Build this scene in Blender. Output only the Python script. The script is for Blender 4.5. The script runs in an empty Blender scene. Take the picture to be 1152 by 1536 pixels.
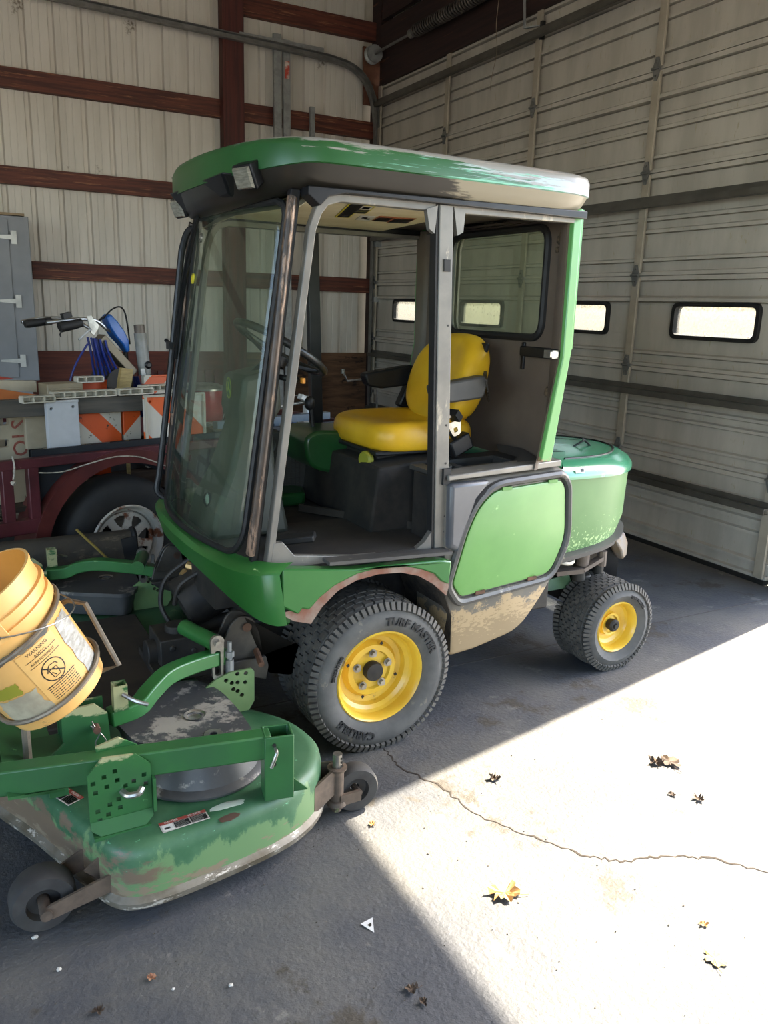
import bpy, bmesh, math, random
from mathutils import Vector, Matrix, Euler, Quaternion
from mathutils.geometry import tessellate_polygon
C = bpy.context.scene.collection
SC = bpy.context.scene
R = math.radians
rnd = random.Random(7)

# ---------------------------------------------------------------- camera
F_PX = 1206.63
PITCH, ROLL, YAW, CAM_H = R(14.172), R(1.893), R(61.553), 1.6
right = Vector((math.sin(YAW), math.sin(YAW - math.pi / 2), 0))
fwd0 = Vector((math.cos(YAW), math.cos(YAW - math.pi / 2), 0))
upv = Vector((0, 0, 1))
fwd = fwd0 * math.cos(PITCH) - upv * math.sin(PITCH)
u0 = upv * math.cos(PITCH) + fwd0 * math.sin(PITCH)
cr = right * math.cos(ROLL) + u0 * math.sin(ROLL)
cu = -right * math.sin(ROLL) + u0 * math.cos(ROLL)
cam_d = bpy.data.cameras.new('camera'); cam = bpy.data.objects.new('camera', cam_d); C.objects.link(cam)
cam_d.sensor_fit = 'VERTICAL'; cam_d.sensor_height = 36; cam_d.lens = F_PX * 36 / 1536
cam_d.clip_start = .05; cam_d.clip_end = 300
mw = Matrix((cr, cu, -fwd)).transposed().to_4x4(); mw.translation = (0, 0, CAM_H)
cam.matrix_world = mw
SC.camera = cam

# ---------------------------------------------------------------- light
SC.view_settings.view_transform = 'Standard'; SC.view_settings.look = 'None'
SC.view_settings.gamma = 1; SC.view_settings.use_curve_mapping = False
SC.view_settings.exposure = 1.1
SUN_AZ, SUN_EL = R(11.43), R(46.2)
w = bpy.data.worlds.new('sky'); SC.world = w; w.use_nodes = True
wn = w.node_tree.nodes; wl = w.node_tree.links
bg = wn['Background']
sky = wn.new('ShaderNodeTexSky'); sky.sky_type = 'NISHITA'; sky.sun_disc = False
sky.sun_elevation = SUN_EL; sky.sun_rotation = R(90) - SUN_AZ; sky.dust_density = 2; sky.air_density = 1
wl.new(sky.outputs[0], bg.inputs[0]); bg.inputs[1].default_value = 0.74
sd = bpy.data.lights.new('sun', 'SUN'); sd.energy = 19; sd.angle = R(.53); sd.color = (1, .89, .72)
so = bpy.data.objects.new('sun', sd); C.objects.link(so)
sv = Vector((math.cos(SUN_EL) * math.cos(SUN_AZ), math.cos(SUN_EL) * math.sin(SUN_AZ), math.sin(SUN_EL)))
so.rotation_euler = sv.to_track_quat('Z', 'Y').to_euler(); so.location = (12, 2, 12)
# portal over the open bay so the skylight entering it is sampled well
pd = bpy.data.lights.new('bay_portal', 'AREA'); pd.shape = 'RECTANGLE'; pd.size = 5.3; pd.size_y = 3.6
pd.cycles.is_portal = True
po = bpy.data.objects.new('bay_portal', pd); C.objects.link(po)
po.location = (4.5, .12, 1.8); po.rotation_euler = Vector((1, 0, 0)).to_track_quat('Z', 'Y').to_euler()

# portal over an unseen bay added behind the camera for fill daylight
pd2 = bpy.data.lights.new('front_portal', 'AREA'); pd2.shape = 'RECTANGLE'; pd2.size = 4.2; pd2.size_y = 4.0
pd2.cycles.is_portal = True
po2 = bpy.data.objects.new('front_portal', pd2); C.objects.link(po2)
po2.location = (-2.3, -5.12, 2.05); po2.rotation_euler = Vector((0, -1, 0)).to_track_quat('Z', 'Y').to_euler()

# portal over an unseen bay added in the left wall to brighten the door
pd3 = bpy.data.lights.new('left_portal', 'AREA'); pd3.shape = 'RECTANGLE'; pd3.size = 5.0; pd3.size_y = 3.8
pd3.cycles.is_portal = True
po3 = bpy.data.objects.new('left_portal', pd3); C.objects.link(po3)
po3.location = (-5.12, -.5, 1.9); po3.rotation_euler = Vector((-1, 0, 0)).to_track_quat('Z', 'Y').to_euler()

# ---------------------------------------------------------------- materials
def lin(h):
    if isinstance(h, tuple): return (*h, 1) if len(h) == 3 else h
    h = h.lstrip('#'); o = []
    for i in (0, 2, 4):
        c = int(h[i:i + 2], 16) / 255
        o.append(c / 12.92 if c < .04045 else ((c + .055) / 1.055) ** 2.4)
    return (*o, 1)
MC = {}
def mat(name, c, c2=None, rough=.5, metal=0., scale=5, stretch=(1, 1, 1), bump=0., bscale=80, wear=(), mixf=(.35, .65), coat=0, trans=None):
    """base colour mottled with c2; wear = ((colour, threshold, scale, stretch, axis, roughness), ...)"""
    if name in MC: return MC[name]
    m = bpy.data.materials.new(name); m.use_nodes = True; nt = m.node_tree; N = nt.nodes; L = nt.links
    b = N['Principled BSDF']; b.inputs['Metallic'].default_value = metal
    if coat: b.inputs['Coat Weight'].default_value = coat; b.inputs['Coat Roughness'].default_value = .2
    tc = N.new('ShaderNodeTexCoord')
    def noise(s, st, det=6, rg=.6):
        mp = N.new('ShaderNodeMapping'); mp.inputs['Scale'].default_value = st; L.new(tc.outputs['Object'], mp.inputs[0])
        n = N.new('ShaderNodeTexNoise'); n.inputs['Scale'].default_value = s; n.inputs['Detail'].default_value = det
        n.inputs['Roughness'].default_value = rg; L.new(mp.outputs[0], n.inputs['Vector']); return n.outputs['Fac']
    def ramp(fac, a, bb):
        r = N.new('ShaderNodeMapRange'); r.interpolation_type = 'SMOOTHSTEP'; r.inputs[1].default_value = a; r.inputs[2].default_value = bb
        L.new(fac, r.inputs[0]); return r.outputs[0]
    def mix(f, a, bb):
        x = N.new('ShaderNodeMix'); x.data_type = 'RGBA'; L.new(f, x.inputs['Factor'])
        for s, v in ((x.inputs[6], a), (x.inputs[7], bb)):
            if isinstance(v, tuple): s.default_value = v
            else: L.new(v, s)
        return x.outputs[2]
    col = lin(c); rg = None
    if c2 is not None: col = mix(ramp(noise(scale, stretch), *mixf), lin(c), lin(c2))
    for W in wear:
        wc, thr, ws, wst, ax = W[:5]
        n = noise(ws, wst, 10, .68)
        if any(ax):
            v = N.new('ShaderNodeVectorMath'); v.operation = 'DOT_PRODUCT'; L.new(tc.outputs['Object'], v.inputs[0]); v.inputs[1].default_value = ax[:3]
            a = N.new('ShaderNodeMath'); a.operation = 'ADD'; L.new(v.outputs['Value'], a.inputs[0]); a.inputs[1].default_value = ax[3]
            cl = N.new('ShaderNodeClamp'); cl.inputs['Min'].default_value = -.6; cl.inputs['Max'].default_value = .28; L.new(a.outputs[0], cl.inputs[0])
            s = N.new('ShaderNodeMath'); s.operation = 'ADD'; L.new(n, s.inputs[0]); L.new(cl.outputs[0], s.inputs[1]); n = s.outputs[0]
        k = ramp(n, thr - .03, thr + .03)
        col = mix(k, col, lin(wc))
    if isinstance(col, tuple): b.inputs['Base Color'].default_value = col
    else: L.new(col, b.inputs['Base Color'])
    b.inputs['Roughness'].default_value = rough
    if bump:
        bp = N.new('ShaderNodeBump'); bp.inputs['Strength'].default_value = bump; bp.inputs['Distance'].default_value = .01
        L.new(noise(bscale, (1, 1, 1), 4), bp.inputs['Height']); L.new(bp.outputs[0], b.inputs['Normal'])
    MC[name] = m; return m
def glass_mat(name, tint, dust_sheen, dust_sheen_col, rough=.02, nscale=9):
    m = bpy.data.materials.new(name); m.use_nodes = True; N = m.node_tree.nodes; L = m.node_tree.links
    N.remove(N['Principled BSDF']); out = N['Material Output']
    t = N.new('ShaderNodeBsdfTransparent'); t.inputs[0].default_value = lin(tint)
    g = N.new('ShaderNodeBsdfGlossy'); g.inputs['Roughness'].default_value = rough
    lw = N.new('ShaderNodeLayerWeight'); pw = N.new('ShaderNodeMath'); pw.operation = 'POWER'; pw.inputs[1].default_value = 4; L.new(lw.outputs['Facing'], pw.inputs[0])
    fr = N.new('ShaderNodeMath'); fr.operation = 'MULTIPLY_ADD'; fr.inputs[1].default_value = .5; fr.inputs[2].default_value = .03; L.new(pw.outputs[0], fr.inputs[0])
    mx = N.new('ShaderNodeMixShader'); L.new(fr.outputs[0], mx.inputs[0]); L.new(t.outputs[0], mx.inputs[1]); L.new(g.outputs[0], mx.inputs[2])
    d = N.new('ShaderNodeBsdfDiffuse'); d.inputs[0].default_value = lin(dust_sheen_col)
    tl = N.new('ShaderNodeBsdfTranslucent'); tl.inputs[0].default_value = lin(dust_sheen_col)
    ad = N.new('ShaderNodeMixShader'); ad.inputs[0].default_value = .5; L.new(d.outputs[0], ad.inputs[1]); L.new(tl.outputs[0], ad.inputs[2])
    tc = N.new('ShaderNodeTexCoord'); n = N.new('ShaderNodeTexNoise'); n.inputs['Scale'].default_value = nscale; n.inputs['Detail'].default_value = 8
    L.new(tc.outputs['Object'], n.inputs['Vector'])
    mr = N.new('ShaderNodeMapRange'); mr.inputs[1].default_value = .3; mr.inputs[2].default_value = .75; mr.inputs[3].default_value = dust_sheen[0]; mr.inputs[4].default_value = dust_sheen[1]
    L.new(n.outputs['Fac'], mr.inputs[0])
    m2 = N.new('ShaderNodeMixShader'); L.new(mr.outputs[0], m2.inputs[0]); L.new(mx.outputs[0], m2.inputs[1]); L.new(ad.outputs[0], m2.inputs[2])
    L.new(m2.outputs[0], out.inputs[0]); return m
def stripe_mat(name, a, b, axis, width, off=0, rough=.5, dirt=.62):
    m = mat(name, a, rough=rough); N = m.node_tree.nodes; L = m.node_tree.links; bs = N['Principled BSDF']
    tc = N.new('ShaderNodeTexCoord'); v = N.new('ShaderNodeVectorMath'); v.operation = 'DOT_PRODUCT'; v.inputs[1].default_value = axis
    L.new(tc.outputs['Object'], v.inputs[0])
    k = N.new('ShaderNodeMath'); k.operation = 'MULTIPLY_ADD'; k.inputs[1].default_value = 1 / width; k.inputs[2].default_value = off; L.new(v.outputs['Value'], k.inputs[0])
    f = N.new('ShaderNodeMath'); f.operation = 'FRACT'; L.new(k.outputs[0], f.inputs[0])
    g = N.new('ShaderNodeMath'); g.operation = 'GREATER_THAN'; g.inputs[1].default_value = .5; L.new(f.outputs[0], g.inputs[0])
    x = N.new('ShaderNodeMix'); x.data_type = 'RGBA'; x.inputs[6].default_value = lin(a); x.inputs[7].default_value = lin(b); L.new(g.outputs[0], x.inputs['Factor'])
    n = N.new('ShaderNodeTexNoise'); n.inputs['Scale'].default_value = 22; n.inputs['Detail'].default_value = 8; n.inputs['Roughness'].default_value = .7
    L.new(tc.outputs['Object'], n.inputs['Vector'])
    mr = N.new('ShaderNodeMapRange'); mr.inputs[1].default_value = dirt; mr.inputs[2].default_value = dirt + .05; L.new(n.outputs['Fac'], mr.inputs[0])
    y = N.new('ShaderNodeMix'); y.data_type = 'RGBA'; y.inputs[7].default_value = lin('#2b2824'); L.new(mr.outputs[0], y.inputs['Factor']); L.new(x.outputs[2], y.inputs[6])
    L.new(y.outputs[2], bs.inputs['Base Color']); return m

# ---------------------------------------------------------------- mesh tools
class MB:
    def __init__(s): s.v = []; s.f = []; s.m = []
    def add(s, vs, fs, mi=0):
        o = len(s.v); s.v += [tuple(v) for v in vs]
        for f in fs: s.f.append([i + o for i in f]); s.m.append(mi)
        return s
    def box(s, c, sz, rot=None, mi=0):
        c = Vector(c); hx, hy, hz = sz[0] / 2, sz[1] / 2, sz[2] / 2
        vs = [Vector((x, y, z)) for x in (-hx, hx) for y in (-hy, hy) for z in (-hz, hz)]
        if rot is not None:
            q = rot if isinstance(rot, Matrix) else Euler(rot).to_matrix()
            vs = [q @ v for v in vs]
        return s.add([v + c for v in vs], [(0, 1, 3, 2), (4, 6, 7, 5), (0, 4, 5, 1), (2, 3, 7, 6), (0, 2, 6, 4), (1, 5, 7, 3)], mi)
    def bar(s, a, b, w, h, up=(0, 0, 1), mi=0):
        a, b, up = Vector(a), Vector(b), Vector(up); d = b - a; x = d.normalized(); y = up.cross(x)
        if y.length < 1e-5: y = Vector((0, 1, 0)).cross(x)
        y.normalize(); z = x.cross(y)
        return s.box((a + b) / 2, (d.length, w, h), Matrix((x, y, z)).transposed(), mi)
    def tube(s, pts, r, n=10, cap=True, mi=0, closed=False):
        pts = [Vector(p) for p in pts]; m = len(pts); rs = r if isinstance(r, (list, tuple)) else [r] * m
        base = len(s.v); nrm = None; T = []
        for i in range(m):
            a = pts[i - 1] if (i or closed) else pts[0]; b = pts[(i + 1) % m] if (i < m - 1 or closed) else pts[-1]
            T.append((b - a).normalized() if (b - a).length > 1e-9 else Vector((0, 0, 1)))
        nrm = T[0].orthogonal().normalized()
        for i in range(m):
            t = T[i]; nrm = (nrm - t * nrm.dot(t)).normalized(); bi = t.cross(nrm)
            for k in range(n):
                a = 2 * math.pi * k / n; s.v.append(tuple(pts[i] + (nrm * math.cos(a) + bi * math.sin(a)) * rs[i]))
        for i in range(m if closed else m - 1):
            for k in range(n):
                j = (i + 1) % m; s.f.append([base + i * n + k, base + i * n + (k + 1) % n, base + j * n + (k + 1) % n, base + j * n + k]); s.m.append(mi)
        if cap and not closed:
            s.f.append([base + k for k in range(n)][::-1]); s.m.append(mi); s.f.append([base + (m - 1) * n + k for k in range(n)]); s.m.append(mi)
        return s
    def cyl(s, a, b, r, n=16, r2=None, mi=0):
        return s.tube([a, b], [r, r if r2 is None else r2], n, True, mi)
    def lathe(s, prof, c, axis, n=32, mi=0, a0=0, a1=2 * math.pi, closed_prof=False):
        c = Vector(c); ax = Vector(axis).normalized(); u = ax.orthogonal().normalized(); w_ = ax.cross(u); base = len(s.v)
        full = abs(a1 - a0 - 2 * math.pi) < 1e-6; nn = n if full else n + 1
        for k in range(nn):
            a = a0 + (a1 - a0) * k / n; d = u * math.cos(a) + w_ * math.sin(a)
            for (r, h) in prof: s.v.append(tuple(c + d * r + ax * h))
        p = len(prof)
        for k in range(n):
            j = (k + 1) % nn
            for i in range(p if closed_prof else p - 1):
                i2 = (i + 1) % p
                s.f.append([base + k * p + i, base + j * p + i, base + j * p + i2, base + k * p + i2]); s.m.append(mi)
        return s
    def prism(s, poly, O, U, V, W, holes=(), mi=0):
        """polygon (u,v) in the plane O+U,V, extruded by the vector W"""
        O, U, V, W = Vector(O), Vector(U), Vector(V), Vector(W)
        loops = [list(poly)] + [list(h) for h in holes]
        flat = [p for l in loops for p in l]
        tris = tessellate_polygon([[Vector((p[0], p[1], 0)) for p in l] for l in loops])
        b = len(s.v); n = len(flat)
        s.v += [tuple(O + U * p[0] + V * p[1]) for p in flat] + [tuple(O + U * p[0] + V * p[1] + W) for p in flat]
        if not holes:
            s.f.append([b + i for i in range(n)]); s.m.append(mi); s.f.append([b + n + i for i in range(n)][::-1]); s.m.append(mi)
        else:
            for t in tris: s.f.append([b + i for i in t]); s.m.append(mi); s.f.append([b + n + i for i in t][::-1]); s.m.append(mi)
        o = 0
        for l in loops:
            for i in range(len(l)):
                j = (i + 1) % len(l); s.f.append([b + o + i, b + o + j, b + n + o + j, b + n + o + i]); s.m.append(mi)
            o += len(l)
        return s
    def xz(s, poly, y0, y1, holes=(), mi=0): return s.prism(poly, (0, y0, 0), (1, 0, 0), (0, 0, 1), (0, y1 - y0, 0), holes, mi)
    def xy(s, poly, z0, z1, holes=(), mi=0): return s.prism(poly, (0, 0, z0), (1, 0, 0), (0, 1, 0), (0, 0, z1 - z0), holes, mi)
    def yz(s, poly, x0, x1, holes=(), mi=0): return s.prism(poly, (x0, 0, 0), (0, 1, 0), (0, 0, 1), (x1 - x0, 0, 0), holes, mi)
    def loft(s, rings, cap=(True, True), closed=True, mi=0):
        n = len(rings[0]); b = len(s.v)
        for r in rings: s.v += [tuple(p) for p in r]
        for i in range(len(rings) - 1):
            for k in range(n if closed else n - 1):
                j = (k + 1) % n; s.f.append([b + i * n + k, b + i * n + j, b + (i + 1) * n + j, b + (i + 1) * n + k]); s.m.append(mi)
        if cap[0]: s.f.append([b + k for k in range(n)][::-1]); s.m.append(mi)
        if cap[1]: s.f.append([b + (len(rings) - 1) * n + k for k in range(n)]); s.m.append(mi)
        return s
    def grid(s, P, mi=0, thick=None):
        """P[i][j] points; open sheet, doubled along thick vector if given"""
        a, bn = len(P), len(P[0]); b = len(s.v)
        for r in P: s.v += [tuple(p) for p in r]
        q = [[b + i * bn + j, b + i * bn + j + 1, b + (i + 1) * bn + j + 1, b + (i + 1) * bn + j] for i in range(a - 1) for j in range(bn - 1)]
        s.f += q; s.m += [mi] * len(q)
        if thick is not None:
            t = Vector(thick); c = len(s.v)
            for r in P: s.v += [tuple(Vector(p) + t) for p in r]
            s.f += [[i - b + c for i in f][::-1] for f in q]; s.m += [mi] * len(q)
            bd = [i * bn for i in range(a)] + [(a - 1) * bn + j for j in range(1, bn)] + [i * bn + bn - 1 for i in range(a - 2, -1, -1)] + [j for j in range(bn - 2, 0, -1)]
            for k in range(len(bd)):
                i, j = bd[k], bd[(k + 1) % len(bd)]; s.f.append([b + i, b + j, c + j, c + i]); s.m.append(mi)
        return s
    def blob(s, c, r, sz=(1, 1, 1), jitter=0, n=1, mi=0, seed=0):
        bm = bmesh.new(); bmesh.ops.create_icosphere(bm, subdivisions=n, radius=1); q = random.Random(seed)
        vs = [Vector(c) + Vector((v.co.x * sz[0], v.co.y * sz[1], v.co.z * sz[2])) * r * (1 + q.uniform(-jitter, jitter)) for v in bm.verts]
        fs = [[v.index for v in f.verts] for f in bm.faces]; bm.free(); return s.add(vs, fs, mi)
    def text(s, txt, size, fn, depth=.001, mi=0, bold=0.0, ax='CENTER', sub=0):
        cu_ = bpy.data.curves.new('t', 'FONT'); cu_.body = txt; cu_.size = size; cu_.extrude = depth / 2; cu_.offset = bold
        cu_.align_x = ax; cu_.align_y = 'CENTER'; cu_.resolution_u = 2
        ob = bpy.data.objects.new('t', cu_); me = bpy.data.meshes.new_from_object(ob)
        s.add([fn(v.co.x, v.co.y, v.co.z) for v in me.vertices], [list(p.vertices) for p in me.polygons], mi)
        bpy.data.objects.remove(ob); bpy.data.curves.remove(cu_); bpy.data.meshes.remove(me); return s
    def split(s, name, mats, parent=None, **k):
        """each separate solid becomes an object of its own"""
        par = list(range(len(s.v)))
        def find(i):
            while par[i] != i: par[i] = par[par[i]]; i = par[i]
            return i
        for f in s.f:
            r = find(f[0])
            for i in f[1:]: par[find(i)] = r
        out = {}
        for f, m in zip(s.f, s.m): out.setdefault(find(f[0]), []).append((f, m))
        obs = []
        for fs in out.values():
            ids = sorted({i for f, _ in fs for i in f}); mp = {i: n for n, i in enumerate(ids)}; q = MB()
            q.add([s.v[i] for i in ids], [[mp[i] for i in f] for f, _ in fs]); q.m = [m for _, m in fs]
            obs.append(q.build(name, mats, parent, **k))
        return obs
    def build(s, name, mats, parent=None, bevel=0, smooth=35, loc=None, rot=None, subsurf=0):
        me = bpy.data.meshes.new(name); me.from_pydata(s.v, [], s.f)
        if not isinstance(mats, (list, tuple)): mats = [mats]
        for m in mats: me.materials.append(m)
        if len(mats) > 1: me.polygons.foreach_set('material_index', s.m)
        me.update()
        bm = bmesh.new(); bm.from_mesh(me); bmesh.ops.recalc_face_normals(bm, faces=bm.faces); bm.to_mesh(me); bm.free()
        if smooth:
            me.polygons.foreach_set('use_smooth', [True] * len(me.polygons)); me.set_sharp_from_angle(angle=R(smooth))
        o = bpy.data.objects.new(name, me); C.objects.link(o)
        if parent: o.parent = parent
        if loc is not None: o.location = loc
        if rot is not None: o.rotation_euler = rot
        if bevel:
            b = o.modifiers.new('bevel', 'BEVEL'); b.width = bevel; b.segments = 2; b.limit_method = 'ANGLE'; b.angle_limit = R(40)
        if subsurf:
            q = o.modifiers.new('sub', 'SUBSURF'); q.levels = subsurf; q.render_levels = subsurf
        return o
def thing(name, label, cat, loc=(0, 0, 0), rz=0, group=None, rot=None):
    o = bpy.data.objects.new(name, None); C.objects.link(o); o.location = loc
    o.rotation_euler = rot if rot else (0, 0, rz); o.empty_display_size = .1
    return tag(o, label, cat, group)
def tag(o, label=None, cat=None, group=None, kind=None):
    if label: o['label'] = label
    if cat: o['category'] = cat
    if group: o['group'] = group
    if kind: o['kind'] = kind
    return o
def struct(o): o['kind'] = 'structure'; return o
def smooth_pts(pts, k=4, closed=False):
    P = [Vector(p) for p in pts]; n = len(P); out = []
    for i in range(n if closed else n - 1):
        p0 = P[(i - 1) % n] if (closed or i) else P[0]; p1 = P[i]; p2 = P[(i + 1) % n]; p3 = P[(i + 2) % n] if (closed or i < n - 2) else P[-1]
        for j in range(k):
            t = j / k; out.append(.5 * ((2 * p1) + (p2 - p0) * t + (2 * p0 - 5 * p1 + 4 * p2 - p3) * t * t + (3 * p1 - p0 - 3 * p2 + p3) * t ** 3))
    if not closed: out.append(P[-1])
    return out
def round_poly(poly, r, n=4):
    """round each corner of a 2-D polygon; r may be a list"""
    out = []; m = len(poly)
    for i in range(m):
        p = Vector(poly[i][:2]); a = Vector(poly[i - 1][:2]); b = Vector(poly[(i + 1) % m][:2]); rr = r[i] if isinstance(r, (list, tuple)) else r
        da = (a - p); db = (b - p); t = min(rr, da.length * .48, db.length * .48)
        if t < 1e-5: out.append((p.x, p.y)); continue
        A = p + da.normalized() * t; B = p + db.normalized() * t
        for k in range(n + 1):
            s_ = k / n; q = A * (1 - s_) ** 2 + p * 2 * s_ * (1 - s_) + B * s_ ** 2; out.append((q.x, q.y))
    return out
def inset(poly, d):
    """move each point of a closed polygon inwards by d (ccw or cw)"""
    n = len(poly); area = sum(poly[i][0] * poly[(i + 1) % n][1] - poly[(i + 1) % n][0] * poly[i][1] for i in range(n)); sg = 1 if area > 0 else -1
    out = []
    for i in range(n):
        a = Vector(poly[i - 1][:2]); p = Vector(poly[i][:2]); b = Vector(poly[(i + 1) % n][:2])
        t1 = (p - a); t2 = (b - p)
        if t1.length < 1e-9: t1 = t2
        if t2.length < 1e-9: t2 = t1
        t1 = t1.normalized(); t2 = t2.normalized(); n1 = Vector((-t1.y, t1.x)); n2 = Vector((-t2.y, t2.x)); m = n1 + n2
        m = m.normalized() if m.length > 1e-6 else n1
        k = 1 / max(.5, m.dot(n1)); q = p + m * d * sg * k; out.append((q.x, q.y))
    return out
def mirror(pts): return pts + [(p[0], -p[1]) for p in reversed(pts) if abs(p[1]) > 1e-6]
def rrect(u0, u1, v0, v1, r, n=5): return round_poly([(u0, v0), (u1, v0), (u1, v1), (u0, v1)], r, n)

# ================================================================ THE BUILDING
WY, DX, CH = 8.66, 4.4, 5.0
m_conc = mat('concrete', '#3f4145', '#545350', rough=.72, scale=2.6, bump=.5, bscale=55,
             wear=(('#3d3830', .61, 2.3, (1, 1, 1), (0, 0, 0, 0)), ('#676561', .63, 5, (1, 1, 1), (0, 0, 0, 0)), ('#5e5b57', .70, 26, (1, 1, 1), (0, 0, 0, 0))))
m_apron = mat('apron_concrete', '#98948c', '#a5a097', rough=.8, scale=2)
m_dirt = mat('gravel_ground', '#8f8876', '#7b7767', rough=.95, scale=1.2)
m_tin = mat('ribbed_tin', '#d6d0c5', '#c8c2b6', rough=.5, scale=1.4, stretch=(3, 1, .4), wear=(('#7b7061', .68, 3.1, (1, 1, 1), (0, 0, 0, 0)),))
m_tin2 = mat('shell_tin', '#b9b2a2', '#aca595', rough=.7)
m_wood = mat('stained_lumber', '#683627', '#45231b', rough=.65, scale=3, stretch=(.6, 8, 12), bump=.2, bscale=40, wear=(('#8a5a3e', .60, 5, (.5, 6, 10), (0, 0, 0, 0)),))
m_woodv = mat('stained_post', '#55261f', '#3b1814', rough=.65, scale=3, stretch=(10, 8, .5), bump=.2, bscale=40)
m_ply = mat('weathered_plywood', '#75553c', '#4a3424', rough=.75, scale=4, stretch=(.8, 1, 7), wear=(('#2a1b14', .60, 2.0, (1, 1, 2.5), (0, 0, 0, 0)),), mixf=(.3, .7))
m_plyr = mat('red_brown_board', '#6b3322', '#52251a', rough=.7, scale=3, stretch=(.6, 1, 8))
m_hdr = mat('dark_header_lumber', '#35201c', '#241614', rough=.8, scale=3, stretch=(8, .5, 8), wear=(('#5f3a2a', .64, 2, (6, .4, 9), (0, 0, 0, 0)),))
m_galv = mat('galvanised_steel', '#9fa19f', '#8a8c8a', rough=.42, metal=.35, scale=14)
m_galv_d = mat('dull_track_steel', '#7d7c78', '#686763', rough=.45, metal=.35, scale=9)
m_door = mat('door_skin', '#bab3a7', '#aaa397', rough=.42, scale=2.0, stretch=(1, 2.5, .6), wear=(('#a79d86', .64, 9, (1, 4, 1), (0, 0, 0, 0)),))
m_stile = mat('door_stile', '#b0a695', '#a29887', rough=.45, metal=.2, scale=6)
m_strut = mat('door_strut', '#67635b', '#57534c', rough=.5, metal=.4)
m_rub = mat('black_rubber', '#141414', '#1d1c1b', rough=.6, scale=20)
m_black = mat('black_steel', '#17181a', '#222224', rough=.42, metal=.3, scale=10)
m_dark = mat('dark_grime', '#191715', '#2a2520', rough=.85, scale=12)

# floor
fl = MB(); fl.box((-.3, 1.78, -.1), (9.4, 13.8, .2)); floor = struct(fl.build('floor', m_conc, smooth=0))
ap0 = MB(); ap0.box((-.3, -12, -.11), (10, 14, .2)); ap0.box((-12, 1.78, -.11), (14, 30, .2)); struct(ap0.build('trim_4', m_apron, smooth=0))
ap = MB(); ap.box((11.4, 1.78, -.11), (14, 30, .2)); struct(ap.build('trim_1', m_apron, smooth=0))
gr = MB(); gr.box((30, 2, -.32), (160, 160, .2)); struct(gr.build('trim_2', m_dirt, smooth=0))
ck = MB(); cr_ = [(1.321, 2.37), (1.312, 2.236), (1.377, 2.067), (1.405, 1.866), (1.499, 1.707), (1.587, 1.559), (1.665, 1.499), (1.811, 1.452), (1.919, 1.394), (2.039, 1.269), (2.3, 1.1), (2.7, .95)]
pts = []
for i in range(len(cr_) - 1):
    for j in range(9):
        t = j / 9; a, b = Vector(cr_[i]), Vector(cr_[i + 1]); p = a.lerp(b, t); nn = Vector((-(b - a).y, (b - a).x)).normalized()
        pts.append(p + nn * rnd.uniform(-.009, .009))
L0, L1 = [], []
for i, p in enumerate(pts):
    d = (pts[min(i + 1, len(pts) - 1)] - pts[max(i - 1, 0)]).normalized(); nn = Vector((-d.y, d.x)); ww = rnd.uniform(.0014, .0045)
    L0.append((p.x + nn.x * ww, p.y + nn.y * ww, .0012)); L1.append((p.x - nn.x * ww, p.y - nn.y * ww, .0012))
ck.grid([L0, L1], thick=(0, 0, -.004)); ck.build('crack', mat('crack_dirt', '#2c251e', rough=1), floor)
jt = MB(); jt.box((1.3, 2.87, -.0015), (6.2, .007, .006), (0, 0, R(.3))); jt.build('control_joint', mat('joint_dirt', '#4b4743', rough=1), floor)
# spalls and chips in the slab
sp = MB()
for i in range(46):
    x, y = rnd.uniform(.1, 1.4), rnd.uniform(.9, 2.0); sp.blob((x, y, -.001), rnd.uniform(.003, .011), (1, rnd.uniform(.5, 1), .18), .3, 1, seed=i)
tag(sp.build('floor_chips', mat('chip', '#4f4b46', '#77716a', rough=1, scale=60), floor), kind='stuff')

# back wall: sheets of ribbed tin
RP = .2455
def sheet(n_rib, height):
    prof = []
    for k in range(n_rib):
        x = k * RP
        prof += [(x + .0, .0), (x + .008, .034), (x + .042, .034), (x + .056, .0)]
        for mx_ in (.105, .118, .165, .178): prof += [(x + mx_, 0), (x + mx_ + .005, .0035), (x + mx_ + .010, 0)] if mx_ in (.105, .165) else []
    prof.append((n_rib * RP, 0))
    return prof
wb = MB(); wb.box((-.3, WY + .06, 2.5), (9.6, .04, 5)); wall_back = struct(wb.build('wall_back', m_tin2, smooth=0))
pr = sheet(4, CH); s0 = MB(); s0.grid([[(x, y, 0) for x, y in pr], [(x, y, CH) for x, y in pr]], thick=(0, .004, 0)); 
o0 = s0.build('tin_sheet', m_tin, wall_back, smooth=20, loc=(.846 - .03 - 2 * RP, WY, 0)); o0['label'] = 'ribbed cream steel wall sheet'
for k in list(range(-5, 0)) + [1, 2, 3]:
    c = o0.copy(); C.objects.link(c); c.location.x += k * 4 * RP
for nm, z0, z1 in (('girt', 3.41, 3.58), ('girt', 2.6, 2.755), ('girt', 1.77, 1.93), ('girt', 4.38, 4.56)):
    x0 = -4.9 if nm == 'girt' and z0 > 2 else .78
    if z0 > 4: x0 = 2.85
    g = MB(); g.box(((x0 + 4.36) / 2, WY - .045, (z0 + z1) / 2), (4.36 - x0, .08, z1 - z0)); g.build('girt', m_wood, wall_back, bevel=.004)
po_ = MB(); po_.box((2.752, 8.53, 2.5), (.19, .12, 5)); po_.build('wall_post', m_woodv, wall_back, bevel=.004)
po_ = MB(); po_.box((2.655, 8.54, 2.5), (.05, .13, 5)); po_.build('wall_post', m_woodv, wall_back, bevel=.003)
b_ = MB(); b_.box((3.55, WY - .03, .545), (1.75, .03, 1.09)); b_.build('plywood_board', m_ply, wall_back)
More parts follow.
